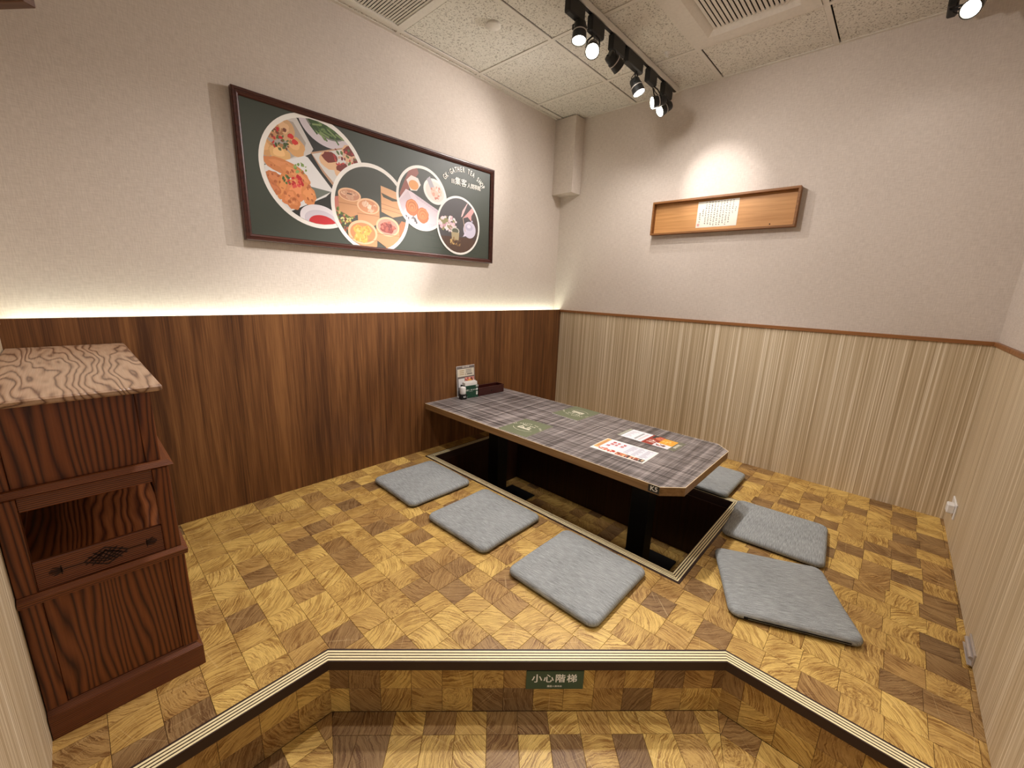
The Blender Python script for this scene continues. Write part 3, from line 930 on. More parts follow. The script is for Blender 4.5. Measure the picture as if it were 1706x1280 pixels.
# sauce bowl
ps.ell(0.365, 0.145, .105, .068, (228, 222, 226), 48, -.1); ps.ell(0.37, 0.135, .088, .052, (206, 198, 206), 48, -.1)
ps.ell(0.378, 0.118, .075, .045, (196, 44, 48), 48, -.1); ps.ell(0.39, 0.098, .05, .022, (220, 66, 56), 36, -.1)

C2 = (0.670, 0.238, 0.245)
disc(*C2, 0.021, (74, 76, 68))
ps.specks(0.50, 0.10, .10, .10, 70, [(150, 74, 52), (170, 96, 66), (96, 52, 38), (190, 120, 84), (74, 84, 46)], .006, .016)
P([(0.74, 0.02), (0.92, 0.06), (0.93, 0.19), (0.86, 0.20)], (190, 122, 80))
for k in range(14): ps.line((0.76+.012*k, 0.02), (0.80+.012*k, 0.20), .0018, (150, 92, 58))
P([(0.44, 0.27), (0.50, 0.285), (0.52, 0.20), (0.45, 0.19)], (196, 120, 104))
ps.specks(0.50, 0.185, .05, .05, 50, [(196, 190, 108), (120, 132, 66), (86, 102, 50), (210, 206, 140)], .005, .012)
def steamer(cx, cy, rx, ry, h, fill, food):
    pts = [(cx-rx, cy), (cx+rx, cy), (cx+rx*.96, cy-h), (cx, cy-h-ry*.8), (cx-rx*.96, cy-h)]
    P(pts, (206, 152, 108)); ps.ell(cx, cy, rx, ry, (232, 190, 150), 40); ps.ell(cx, cy-.002, rx*.86, ry*.82, fill, 40)
    ps.line((cx-rx, cy-h*.55), (cx+rx, cy-h*.55), .003, (170, 116, 78))
    food()
steamer(0.533, 0.295, .066, .034, .09, (196, 140, 110), lambda: (ps.specks(.533, .295, .045, .018, 20, [(226, 186, 154), (206, 160, 130)], .006, .014), ps.rect(.518, .296, .546, .302, (96, 60, 46))))
P([(0.725, 0.375), (0.835, 0.350), (0.86, 0.36), (0.88, 0.235), (0.80, 0.212), (0.725, 0.235)], (216, 164, 118))
P([(0.725, 0.378), (0.80, 0.366), (0.865, 0.352), (0.865, 0.318), (0.80, 0.325), (0.725, 0.345)], (222, 174, 130))
P([(0.727, 0.34), (0.80, 0.322), (0.865, 0.315), (0.80, 0.304), (0.74, 0.318)], (86, 84, 70))
ps.line((0.725, 0.28), (0.87, 0.262), .003, (176, 122, 84)); ps.line((0.725, 0.255), (0.87, 0.24), .003, (176, 122, 84))
steamer(0.643, 0.252, .07, .042, .085, (210, 146, 104), lambda: ps.specks(.643, .250, .046, .024, 34, [(240, 214, 190), (226, 186, 156), (204, 140, 104)], .006, .015))
steamer(0.765, 0.155, .078, .055, .085, (216, 150, 130), lambda: (ps.blob(.765, .15, .05, .03, (150, 70, 60), .2), ps.specks(.765, .155, .042, .026, 20, [(176, 92, 78), (126, 54, 50), (190, 110, 92)], .006, .014)))
steamer(0.603, 0.104, .09, .066, .07, (206, 140, 92), lambda: [(ps.blob(x, y, .028, .026, (232, 178, 88), .15), ps.specks(x, y, .02, .02, 8, [(240, 196, 116), (210, 150, 70)], .005, .009)) for x, y in ((.575, .115), (.628, .118), (.605, .072), (.575, .075))])
C3 = (1.020, 0.355, 0.193)
disc(*C3, 0.017, (72, 74, 66))
P([(0.85, 0.36), (0.93, 0.53), (0.97, 0.55), (0.99, 0.50), (0.93, 0.42), (0.87, 0.30)], (150, 92, 80))
P([(0.90, 0.445), (0.935, 0.478), (0.985, 0.47), (1.005, 0.435), (0.975, 0.395), (0.93, 0.39)], (232, 220, 212)); ps.ell(0.952, 0.425, .036, .028, (226, 158, 92), 30)
ps.ell(1.115, 0.415, .092, .074, (236, 232, 224), 40, -.35); ps.ell(1.115, 0.415, .074, .058, (222, 214, 204), 40, -.35)
P([(1.05, 0.48), (1.075, 0.50), (1.11, 0.44), (1.10, 0.39)], (176, 170, 176)); ps.specks(1.125, 0.41, .04, .042, 34, [(226, 160, 138), (236, 192, 172), (206, 130, 110)], .007, .015)
P([(0.83, 0.31), (0.895, 0.392), (0.93, 0.385), (1.14, 0.305), (1.20, 0.22), (1.10, 0.15), (0.92, 0.19)], (226, 208, 214))
for k in range(12):
    ps.line((0.842+.006*k, 0.315+.006*k), (0.872+.006*k, 0.262+.006*k), .003, (196, 176, 186))
    ps.line((0.96+.016*k, 0.37-.006*k), (0.985+.016*k, 0.345-.006*k), .003, (190, 172, 186)); ps.line((1.05+.012*k, 0.165), (1.062+.012*k, 0.215), .003, (200, 184, 194))
ps.specks(0.93, 0.215, .05, .03, 14, [(96, 92, 92), (120, 112, 112)], .004, .012)
for cx, cy, r in ((0.938, 0.292, .047), (1.018, 0.255, .045)):
    ps.blob(cx, cy, r, r*1.05, (206, 118, 72), .04, 24)
    for q in range(5): ps.ell(cx, cy+.010-.003*q, r*(.82-.16*q), r*(.74-.14*q), (226, 148, 92) if q % 2 == 0 else (204, 120, 72), 28)
C4 = (1.318, 0.231, 0.192)
disc(*C4, 0.014, (78, 74, 74))
P([(1.12, 0.04), (1.52, 0.04), (1.52, 0.165), (1.12, 0.15)], (86, 62, 48))
for k in range(9): ps.line((1.16+.05*k, 0.04), (1.15+.05*k, 0.155), .0015, (70, 50, 40))
ps.rect(1.44, 0.15, 1.51, 0.33, (76, 62, 56))
ps.specks(1.222, 0.235, .075, .045, 90, [(238, 212, 214), (228, 190, 198), (240, 228, 226), (206, 160, 170), (150, 144, 100)], .007, .018)
ps.ell(1.415, 0.215, .058, .056, (206, 200, 216), 36); ps.ell(1.41, 0.232, .036, .022, (186, 180, 200), 30); ps.ell(1.408, 0.238, .018, .012, (222, 216, 230), 24)
P([(1.375, 0.20), (1.355, 0.165), (1.34, 0.16), (1.385, 0.172)], (212, 204, 220)); P([(1.425, 0.27), (1.438, 0.285), (1.446, 0.272)], (190, 184, 204))
P([(1.335, 0.29), (1.348, 0.335), (1.40, 0.40), (1.375, 0.35), (1.35, 0.30)], (228, 190, 188))
P([(1.35, 0.285), (1.44, 0.37), (1.46, 0.35), (1.43, 0.31), (1.43, 0.275), (1.395, 0.30)], (214, 160, 156)); ps.line((1.352, 0.29), (1.375, 0.20), .005, (196, 170, 150))
ps.ell(1.285, 0.195, .036, .022, (196, 192, 176), 30); ps.ell(1.285, 0.195, .028, .016, (96, 96, 78), 30)
P([(1.25, 0.185), (1.32, 0.185), (1.315, 0.135), (1.255, 0.135)], (176, 160, 124)); ps.specks(1.285, 0.12, .05, .03, 26, [(206, 172, 110), (150, 118, 76), (120, 90, 60)], .004, .010)
ps.clip = None
CR = (244, 240, 228)
ps.arc_text('GK·GATHER TEA SHOP', 1.365, 0.366, 0.230, math.radians(138), math.radians(41.5), 0.046, CR, 0.016, 0.62)
for ch, x, y, s in [('回', 1.263, .507, .030), ('集', 1.305, .512, .052), ('客', 1.358, .511, .052), ('人', 1.404, .504, .034), ('間', 1.437, .505, .034), ('茶', 1.468, .505, .034), ('館', 1.499, .505, .034)]:
    ps.text(ch, x, y, s, CR, 0, 0.012)
ps.build('poster_print', 'poster', pic, (0, -0.0145, 0), (1, 0, 0), (0, 0, 1))

# ------------------------------------------------------------------ wooden plaque with calligraphy sheet on the right wall
# width 0.917 along y from -0.897 to -1.816, z 1.571..1.800
pl = thing('wall_plaque', 'long shallow wooden tray frame hung on the right wall holding a calligraphy sheet', 'plaque', (0, -0.898, 1.571))
QW, QH, QD = 0.918, 0.230, 0.052
box('back_board', 'plaque_wood', pl, -0.014, -0.004, -QW+.006, -.006, .006, QH-.006)
box('frame_rail', 'plaque_frame', pl, -QD, -0.003, -QW, 0, QH-0.014, QH, bev=.001)
box('frame_rail', 'plaque_frame', pl, -QD, -0.003, -QW, 0, 0, 0.012, bev=.001)
box('frame_stile', 'plaque_frame', pl, -QD, -0.003, -0.012, 0, 0.012, QH-0.014)
box('frame_stile', 'plaque_frame', pl, -QD, -0.003, -QW, -QW+0.012, 0.012, QH-0.014)
MB().lathe([(0.004, 0.0), (0.004, 0.002), (0.001, 0.0025)], 10, Matrix.Translation((-0.014, -0.775, 0.028)) @ Matrix.Rotation(-math.pi/2, 4, 'Y')).build('knot_hole', 'carve', pl)
cs = Sheet()
random.seed(11)
SW, SH = 0.262, 0.170
cs.rect(0, 0, SW, SH, (222, 216, 200))
for c in range(13):
    x = SW-0.016-c*0.0188
    y = SH-0.010-(0.045 if c in (0, 11) else 0.0); end = 0.012 if c not in (0, 11, 1) else 0.075
    if c == 0: end = 0.085
    if c == 12: y = SH-0.075; end = 0.035
    while y > end:
        s = random.uniform(0.004, 0.0075)
        for q in range(3):
            a = random.uniform(0, 3.1); dx, dy = s*.6*math.cos(a), s*.6*math.sin(a)
            ox, oy = random.uniform(-.002, .002), random.uniform(-.002, .002)
            cs.line((x-dx+ox, y-dy+oy), (x+dx+ox, y+dy+oy), 0.0019, (48, 44, 42))
        y -= s*2.1
cs.rect(0.008, 0.012, 0.022, 0.026, (196, 112, 104)); cs.rect(0.0105, 0.0145, 0.0195, 0.0235, (236, 206, 196)); cs.rect(0.0125, 0.0165, 0.0175, 0.0215, (190, 104, 98))
sh = thing('calligraphy_sheet', 'white sheet of vertical handwritten columns with a red seal in the plaque', 'sheet', (-0.0145, -1.215, 1.606))
cs.build('written_sheet', 'print', sh, (-0.0006, 0, 0), (0, -1, 0), (0, 0, 1))

# ------------------------------------------------------------------ low table over the pit
TZ = 0.345
tb = thing('low_table', 'long low table with grey plaid laminate top and clipped front corners', 'table', (-1.135, -0.96, PIT_Z))
TOP = [(-1.512, -PA-0.001), (-1.508, -1.768), (-1.432, -1.845), (-0.832, -1.845), (-0.757, -1.769), (-0.757, -PA-0.001)]
def tl(p, z): return [(q[0]+1.135, q[1]+0.96) for q in p]
def inset(poly, d):
    n = len(poly); out = []
    c = Vector((sum(p[0] for p in poly)/n, sum(p[1] for p in poly)/n))
    for p in poly:
        v = Vector(p)-c; out.append((c.x+v.x*(1-d/abs(v.x) if abs(v.x) > d else 1), c.y+v.y*(1-d/abs(v.y))))
    return out
ZO = -PIT_Z
MB().prism(tl(TOP, 0), ZO+TZ-0.041, ZO+TZ-0.0025).build('edge_band', 'edge_wood', tb)
MB().prism(tl(inset(TOP, -0.0006), 0), ZO+TZ-0.0025, ZO+TZ-0.0006, ).build('laminate_edge', 'edge_cream', tb)
MB().prism(tl(inset(TOP, 0.0022), 0), ZO+TZ-0.0006, ZO+TZ).build('tabletop', 'plaid', tb)
for yy in (-0.435, -1.545):
    c = MB().box(-0.05, 0.05, yy+0.96-0.05, yy+0.96+0.05, 0.010, ZO+TZ-0.049, bev=0.004).build('leg', 'black', tb)
    box('base_plate', 'black', tb, -0.30, 0.30, yy+0.96-0.12, yy+0.96+0.12, 0.0005, 0.010, bev=.002)
    box('top_plate', 'black', tb, -0.25, 0.25, yy+0.96-0.10, yy+0.96+0.10, ZO+TZ-0.049, ZO+TZ-0.041)
k5 = Sheet(); k5.rect(-0.0245, -0.0165, 0.0245, 0.0165, (40, 40, 34)); k5.text('K5', 0.001, 0, 0.030, (232, 228, 216), 0, 0.02)
k5.build('number_label', 'print', tb, (-1.5102+1.135, -1.741+0.96, ZO+TZ-0.019), (0, -1, 0), (0, 0, 1))

# ------------------------------------------------------------------ floor cushions
def cushion_mesh(seed, W=0.412, T=0.035, rc=0.036):
    rnd = random.Random(seed)
    def outline(ins, n=8):
        h = W/2-ins; r = max(0.004, rc-ins*0.5); pts = []
        for (sx, sy, a0) in ((1, 1, 0), (-1, 1, 90), (-1, -1, 180), (1, -1, 270)):
            for k in range(n+1):
                a = math.radians(a0+90*k/n)
                pts.append((sx*(h-r)+r*math.cos(a), sy*(h-r)+r*math.sin(a)))
            m = 5
            nx = {(1, 1): (-1, 1), (-1, 1): (-1, -1), (-1, -1): (1, -1), (1, -1): (1, 1)}[(sx, sy)]
            a, b = pts[-1], (nx[0]*(h-r)+r*math.cos(math.radians(a0+90)), nx[1]*(h-r)+r*math.sin(math.radians(a0+90)))
            for q in range(1, m): pts.append((a[0]+(b[0]-a[0])*q/m, a[1]+(b[1]-a[1])*q/m))
        return pts
    prof = [(0.008, 0.006), (0.002, 0.009), (0.0, 0.016), (0.001, 0.023), (0.005, 0.030), (0.012, 0.0342), (0.026, 0.0360), (0.07, 0.0365), (0.12, 0.037), (0.17, 0.0372)]
    bm = bmesh.new(); rings = []
    ph = [rnd.uniform(0, 6.28) for _ in range(6)]
    for (ins, z) in prof:
        rg = []
        for (x, y) in outline(ins):
            w = 1+0.006*math.sin(9*x/W+ph[0])*math.sin(8*y/W+ph[1])
            dz = 0.0012*math.sin(15*x+ph[2]+7*y)*math.sin(17*y+ph[3]) if z > .02 else 0
            rg.append(bm.verts.new((x*w, y*w, z*T/0.0372+dz)))
        rings.append(rg)
    n = len(rings[0])
    for a, b in zip(rings, rings[1:]):
        for k in range(n): bm.faces.new((a[k], a[(k+1) % n], b[(k+1) % n], b[k]))
    bm.faces.new(rings[-1]); bm.faces.new(rings[0][::-1])
    bmesh.ops.recalc_face_normals(bm, faces=bm.faces)
    me = bpy.data.meshes.new('cushion'); bm.to_mesh(me); bm.free()
    me.materials.append(MT['fabric'])
    for p in me.polygons: p.use_smooth = True
    bu = bmesh.new()
    o1 = outline(0.009)
    lo_ = [bu.verts.new((x, y, 0.0)) for x, y in o1]; hi_ = [bu.verts.new((x, y, 0.0075)) for x, y in outline(0.004)]
    for k in range(n): bu.faces.new((lo_[k], lo_[(k+1) % n], hi_[(k+1) % n], hi_[k]))
    bu.faces.new(hi_); bu.faces.new(lo_[::-1])
    bmesh.ops.recalc_face_normals(bu, faces=bu.faces)
    mu = bpy.data.meshes.new('cushion_underside'); bu.to_mesh(mu); bu.free(); mu.materials.append(MT['under'])
    return me, mu
def cushion(seed, label, x, y, rz, z=0.0, grain90=False, tilt=(0, 0), W=0.412):
    t = thing('floor_cushion', label, 'cushion', (x, y, z), 0, 'grey floor cushions around the pit')
    t.rotation_euler = (tilt[0], tilt[1], rz)
    me, mu = cushion_mesh(seed, W)
    obj('cushion_pad', me, None, t); obj('underside', mu, None, t)
    return t
GZ = 0.0005
cushion(1, 'grey cushion on the left of the table nearest the dark panelled wall', -1.832, -0.502, math.radians(-1), GZ)
cushion(2, 'grey cushion in the middle of the row on the left of the table', -1.832, -1.035, math.radians(1), GZ)
cushion(3, 'grey cushion left of the table nearest the step', -1.835, -1.598, math.radians(0.5), GZ, W=0.418)
cushion(4, 'grey cushion on the right of the pit half hidden by the table end', -0.475, -1.635, math.radians(0), 0.004)
cushion(5, 'grey cushion lying flat across the front end of the pit behind the tilted one', -0.862, -2.118, math.radians(4.5)+math.pi/2, GZ)
c6 = cushion(6, 'grey cushion turned askew nearest the right wall with its zip facing the step', -1.352, -2.222, math.radians(-65.5)+math.pi/2, 0.001, W=0.415)
zp = MB()
zp.box(-0.2085, -0.2045, -0.165, 0.150, 0.0125, 0.0175)
zo = zp.build('zip', 'zip', c6)
MB().box(-0.2105, -0.2045, 0.146, 0.160, 0.011, 0.019, bev=.001).build('zip_pull', 'zip', c6)

# ------------------------------------------------------------------ things on the table
def flat_card(name, label, cat, x, y, rz, w, h, t, group=None):
    """w along reading direction, h upward; rz turns the reading direction from +x"""
    e = thing(name, label, cat, (x, y, TZ), rz, group)
    MB().box(-w/2, w/2, -h/2, h/2, 0.0002, t-0.0003).build('pages', 'paper', e)
    return e
def menu_print(e, w, h, t):
    s = Sheet(); G2 = (108, 114, 88)  # cover green lightened, its reflections put into the colour
    s.rect(-w/2, -h/2, w/2, h/2, G2)
    C = (232, 226, 204)
    s.arc_text('GK·GATHER TEA SHOP', 0, -0.055, 0.118, math.radians(146), math.radians(34), 0.017, C, 0.02, 0.8)
    for i, ch in enumerate('集客人間茶館'): s.text(ch, -0.040+0.016*i, 0.030, 0.013 if i > 1 else 0.017, C, 0, 0.015)
    # small house emblem
    for k in range(9): s.rect(-0.044+0.010*k, -0.030, -0.036+0.010*k, -0.030+random.uniform(.014, .034), C)
    for k in range(12): s.rect(-0.042+0.007*k, -0.022+random.uniform(-.004, .02), -0.039+0.007*k, -0.016+random.uniform(0, .02), (110, 112, 88))
    s.poly([(-0.05, -0.002), (-0.03, 0.010), (-0.01, -0.002)], C); s.poly([(0.0, 0.0), (0.02, 0.012), (0.042, 0.0)], C)
    n = 22
    for k in range(n):
        a, b = [math.radians(205+130*q/n) for q in (k, k+1)]
        s.line((0.075*math.cos(a), -0.012+0.052*math.sin(a)), (0.075*math.cos(b), -0.012+0.052*math.sin(b)), 0.0022, C)
    s.rect(-0.03, -h/2+.012, 0.03, -h/2+.0135, (110, 118, 92))
    s.build('cover', 'print', e, (0, 0, t-0.0003))
for (x, y, rz, lab) in [(-1.372, -0.890, math.radians(-90+3), 'olive green menu booklet near the left edge of the tabletop'),
                        (-0.893, -0.920, math.radians(90-2), 'olive green menu booklet on the far side of the tabletop near the striped wall')]:
    m_ = flat_card('menu_booklet', lab, 'menu', x, y, rz, 0.208, 0.262, 0.005, 'green menu booklets on the table')
    menu_print(m_, 0.208, 0.262, 0.005)
# loose sheet, left
lw, lh = 0.295, 0.192
a4 = flat_card('menu_sheet', 'white printed menu sheet with a cream head strip and row of food photos, nearer edge', 'menu', -1.243, -1.456, math.radians(-90+1), lw, lh, 0.0012)
s = Sheet(); random.seed(5)
s.rect(-lw/2, -lh/2, lw/2, lh/2, (244, 242, 236))
s.rect(-lw/2+.004, -lh/2+.03, -lw/2+.03, lh/2-.004, (226, 178, 110)); s.rect(-lw/2+.012, -lh/2+.05, -lw/2+.03, lh/2-.03, (206, 150, 96))
s.rect(-lw/2+.034, -lh/2+.055, lw/2-.01, lh/2-.008, (232, 231, 238))
for k in range(7):
    x, y = -0.085+0.030*(k % 3)+random.uniform(-.004, .004), 0.060-0.030*(k//3)
    s.blob(x, y, .010, .009, (190, 66, 52), .3, 10); s.rect(x-.012, y-.016, x+.010, y-.013, (206, 110, 96))
for r in range(9):
    for k in range(3):
        x = 0.012+.042*k; y = 0.074-.0135*r
        s.rect(x, y, x+random.uniform(.018, .034), y+.004, (150, 150, 166))
s.specks(-0.065, -0.062, .05, .018, 46, [(206, 72, 52), (226, 120, 86), (240, 190, 150), (180, 50, 44)], .004, .009)
for k, c in enumerate([(206, 96, 66), (236, 150, 96), (70, 56, 48), (240, 196, 160), (120, 60, 44), (66, 60, 60)]):
    x = -0.01+.025*k; s.rect(x, -.088, x+.024, -.050, c); s.specks(x+.012, -.069, .010, .014, 8, [(226, 130, 90), (246, 206, 160), (150, 70, 50), (60, 50, 46)], .003, .008)
s.build('print', 'print', a4, (0, 0, 0.0009))
lw2, lh2 = 0.335, 0.158
a5 = flat_card('menu_sheet', 'folded menu leaflet with red and yellow panels and olive end strip, farther edge', 'menu', -0.985, -1.482, math.radians(-90-1), lw2, lh2, 0.0028)
s = Sheet()
x0, x1, y0, y1 = -lw2/2, lw2/2, -lh2/2, lh2/2
s.rect(x0, y0, x1, y1, (112, 112, 94))
s.rect(x0+.004, y0, x0+.018, y1, (176, 176, 160)); s.rect(x0+.022, y0, x0+.148, y1, (240, 238, 242))
for r in range(8):
    s.rect(x0+.034, y0+.02+.015*r, x0+.034+random.uniform(.02, .05), y0+.024+.015*r, (160, 158, 172))
    s.rect(x0+.095, y0+.02+.015*r, x0+.108, y0+.030+.015*r, (120, 124, 120))
    s.rect(x0+.118, y0+.02+.015*r, x0+.132, y0+.027+.015*r, (226, 176, 170))
s.rect(x0+.148, y0, x0+.222, y1, (156, 60, 46)); s.rect(x0+.160, y1-.05, x0+.186, y1, (58, 58, 56))
s.text('之', x0+.186, y0+.052, .05, (238, 226, 214), 0, .03)
s.blob(x0+.208, y1-.036, .030, .026, (206, 116, 84), .06, 20)
for a in range(6): s.line((x0+.208, y1-.036), (x0+.208+.028*math.cos(a*1.05), y1-.036+.024*math.sin(a*1.05)), .0022, (150, 66, 46))
s.rect(x0+.222, y0+.055, x1-.036, y1-.012, (236, 166, 60)); s.specks(x0+.262, y0+.10, .03, .025, 10, [(244, 190, 96), (226, 140, 50), (246, 206, 130)], .006, .014)
s.rect(x0+.212, y0, x1-.036, y0+.055, (236, 228, 232)); s.specks(x0+.245, y0+.030, .03, .018, 14, [(120, 60, 50), (206, 130, 110), (90, 70, 60), (226, 190, 120)], .003, .009)
s.text('集客茶館', x1-.018, 0.0, .018, (236, 232, 214), math.pi/2, .02); s.text('人間', x1-.007, 0.03, .009, (220, 216, 196), math.pi/2, .01)
s.build('print', 'print', a5, (0, 0, 0.0025))

# napkin box
nb = thing('napkin_box', 'green card napkin box with white napkins at the wall end of the table', 'napkin box', (-1.168, -0.152, TZ), math.radians(-6))
box('box_front', 'green_box', nb, -0.058, 0.062, -0.022, 0.022, 0.0, 0.094, bev=.0015)
box('side_strip', 'black', nb, -0.0645, -0.0575, -0.0225, 0.0225, 0.0, 0.098)
nm = MB()
for k in range(9):
    y = -0.018+.0042*k; h = 0.118+random.uniform(-.006, .008)
    nm.prism([(-0.052, y), (0.056, y+.001), (0.056, y+.0032), (-0.052, y+.0026)], 0.08, h)
nm.build('napkins', 'paper', nb)
ns = Sheet()
for i, ch in enumerate('集客人間茶館'): ns.text(ch, -0.048+.0165*i, 0.060, .015 if i < 2 else .011, (226, 230, 220), 0, .02)
ns.rect(-0.02, 0.049, 0.012, 0.0505, (190, 206, 196))
ns.build('front_print', 'print', nb, (0, -0.0226, 0), (1, 0, 0), (0, 0, 1))
ns = Sheet()
ns.text('茶館', -0.045, 0.010, .010, (220, 226, 216), 0, .01); ns.rect(-0.054, 0.004, -0.036, 0.0052, (200, 212, 204))
ns.build('small_print', 'print', nb, (0, -0.0226, 0), (1, 0, 0), (0, 0, 1))
ns = Sheet()
ns.text('K5', 0.052, 0.086, .019, (244, 242, 236), 0, .03)
ns.ell(0.051, 0.062, .0075, .0085, (240, 240, 238)); ns.rect(0.043, 0.030, 0.059, 0.047, (200, 208, 200)); ns.ell(0.051, 0.026, .008, .008, (226, 230, 222))
ns.build('number_print', 'print', nb, (0, -0.0226, 0), (1, 0, 0), (0, 0, 1))
# small white capped holder beside it
hd = thing('toothpick_holder', 'small white capped holder with black numbered base left of the napkin box', 'holder', (-1.240, -0.162, TZ), math.radians(-6))
box('base', 'black', hd, -0.024, 0.024, -0.017, 0.017, 0.0, 0.038, bev=.002)
MB().lathe([(0.020, 0.038), (0.0215, 0.044), (0.0215, 0.082), (0.019, 0.090), (0.012, 0.093), (0.001, 0.094)], 24).build('cap', 'white', hd, True)
hs_ = Sheet(); hs_.text('K5', 0.004, 0.019, .018, (240, 240, 236), 0, .03); hs_.build('number_print', 'print', hd, (0, -0.0174, 0), (1, 0, 0), (0, 0, 1))
# upright menu card in clear stand
cd = thing('table_card', 'upright printed card with grey head band behind the napkin box', 'table card', (-1.152, -0.100, TZ), 0)
cdm = MB().box(-0.088, 0.088, -0.002, 0.002, 0.003, 0.228, bev=.0015).move(Matrix.Rotation(math.radians(-4), 4, 'X'))
stand = cdm.build('card', 'paper', cd)
box('card_foot', 'white', cd, -0.088, 0.088, -0.010, 0.006, 0.0, 0.004)
q = Sheet()
q.rect(-.086, .005, .086, .226, (124, 116, 112)); q.text('集客人間茶館', 0, .217, .011, (232, 226, 216), 0, .015)
q.rect(-.080, .148, .080, .206, (226, 218, 200))
for r in range(3):
    q.rect(-.060, .190-.014*r, -.018, .195-.014*r, (186, 160, 110)); q.rect(.000, .194-.010*r, .055, .198-.010*r, (110, 108, 104))
q.rect(.010, .160, .062, .167, (90, 88, 86)); q.ell(-.002, .163, .008, .008, (200, 190, 170))
q.rect(-.080, .143, .080, .146, (96, 88, 84))
q.rect(-.074, .070, -.016, .134, (238, 236, 234))
q.rect(-.012, .080, .080, .140, (216, 150, 140)); q.specks(.034, .108, .044, .026, 30, [(226, 110, 90), (240, 190, 170), (190, 60, 60), (120, 60, 56)], .006, .014)
q.blob(.036, .100, .030, .026, (236, 150, 66), .12, 18); q.blob(.034, .108, .016, .014, (246, 180, 96), .15, 14)
q.build('card_print', 'print', cd, (0, -0.0022+math.sin(math.radians(4))*0.0, 0), (1, 0, 0), (0, math.sin(math.radians(4)), math.cos(math.radians(4))))
# chopstick tray
ty = thing('cutlery_box', 'long brown lacquered open box right of the napkin box against the wall', 'box', (-0.970, -0.142, TZ), math.radians(-3))
mb = MB(); L2, W2, H2, tk = 0.128, 0.044, 0.062, 0.006
for (x0, x1, y0, y1, z0, z1) in [(-L2, L2, -W2, W2, 0, .006), (-L2, L2, -W2, -W2+tk, .006, H2), (-L2, L2, W2-tk, W2, .006, H2), (-L2, -L2+tk, -W2+tk, W2-tk, .006, H2), (L2-tk, L2, -W2+tk, W2-tk, .006, H2)]:
    mb.box(x0, x1, y0, y1, z0, z1, bev=.0012)
mb.build('box_body', 'lacquer', ty)
MB().lathe([(0.0045, 0), (0.0045, .001), (.001, .0012)], 12, Matrix.Translation((0.0, -W2-0.0002, 0.03)) @ Matrix.Rotation(math.pi/2, 4, 'X')).build('front_stud', 'black', ty)

# ------------------------------------------------------------------ carved cabinet at the left
cb = thing('carved_cabinet', 'dark red-brown wooden cabinet with open middle tier and carved apron', 'cabinet', (LEFT+0.005, -1.030, 0))
CWid, CD = 0.313, 0.945      # width (x), depth (y) toward the wall
def cbx(name, mat, *a, bev=0.0015): return box(name, mat, cb, *a, bev=bev)
def tier_ring(mb, o, z0, z1, th):
    mb.box(-o+0, CWid-0.02+o, -0, th, z0, z1) ; return mb
# plinth, sloped moulding
def stepped(name, mat, e0, e1, z0, z1):
    """moulding slab whose front and right sides slope from overhang e0 (bottom) to e1 (top)"""
    b = MB().bm; 
    lo4 = [(0, 0.02-e0), (CWid-0.02+e0, 0.02-e0), (CWid-0.02+e0, CD), (0, CD)]
    hi4 = [(0, 0.02-e1), (CWid-0.02+e1, 0.02-e1), (CWid-0.02+e1, CD), (0, CD)]
    A = [b.verts.new((x, y, z0)) for x, y in lo4]; B = [b.verts.new((x, y, z1)) for x, y in hi4]
    fs = [b.faces.new(A[::-1]), b.faces.new(B)]+[b.faces.new((A[k], A[(k+1) % 4], B[(k+1) % 4], B[k])) for k in range(4)]
    bmesh.ops.recalc_face_normals(b, faces=fs)
    me = bpy.data.meshes.new(name); b.to_mesh(me); b.free()
    return obj(name, me, mat, cb)
stepped('plinth', 'cab_x', 0.019, 0.019, 0.0, 0.066)
stepped('plinth_moulding', 'cab_x', 0.016, 0.004, 0.066, 0.080)
# lower tier: corner posts and recessed panels
e = 0.000
def posts(z0, z1, x1, f, wpost=0.036):
    for (xa, xb) in ((0.0, wpost), (x1-wpost, x1)):
        for (ya, yb) in ((f, f+wpost), (CD-wpost, CD)):
            cbx('corner_post', 'cab_z', xa, xb, ya, yb, z0, z1)
def panels(z0, z1, x1, f, wpost=0.036, rec=0.006):
    cbx('front_panel', 'cab_z', wpost, x1-wpost, f+rec, f+rec+.012, z0, z1)
    cbx('side_panel', 'cab_z', x1-rec-.012, x1-rec, f+wpost, CD-wpost, z0, z1)
    cbx('side_panel', 'cab_z', rec, rec+.012, f+wpost, CD-wpost, z0, z1)
    cbx('back_panel', 'cab_z', wpost, x1-wpost, CD-rec-.012, CD-rec, z0, z1)
LX, LFy = CWid-0.008, 0.012
posts(0.080, 0.380, LX, LFy); panels(0.080, 0.380, LX, LFy)
stepped('middle_moulding', 'cab_x', 0.018, 0.020, 0.380, 0.394)
stepped('middle_moulding', 'cab_x', 0.020, 0.006, 0.394, 0.402)
# open tier
OX, OFy = CWid-0.012, 0.014
posts(0.402, 0.642, OX, OFy, 0.034)
wp = 0.034
cbx('shelf_board', 'cab_y', 0.008, OX-.008, OFy+.014, CD-.01, 0.452, 0.466)
fr = cbx('carved_apron', 'cab_x', wp, OX-wp, OFy+.004, OFy+.016, 0.402, 0.478)
cbx('side_apron', 'cab_y', OX-.016, OX-.004, OFy+wp, CD-wp, 0.402, 0.478)
cbx('side_apron', 'cab_y', .004, .016, OFy+wp, CD-wp, 0.402, 0.478)
cbx('top_rail', 'cab_x', wp, OX-wp, OFy+.006, OFy+.022, 0.606, 0.642)
cbx('side_rail', 'cab_y', OX-.022, OX-.006, OFy+wp, CD-wp, 0.606, 0.642)
cbx('side_rail', 'cab_y', .006, .022, OFy+wp, CD-wp, 0.606, 0.642)
cbx('back_panel', 'cab_z', wp, OX-wp, CD-.02, CD-.01, 0.466, 0.606)
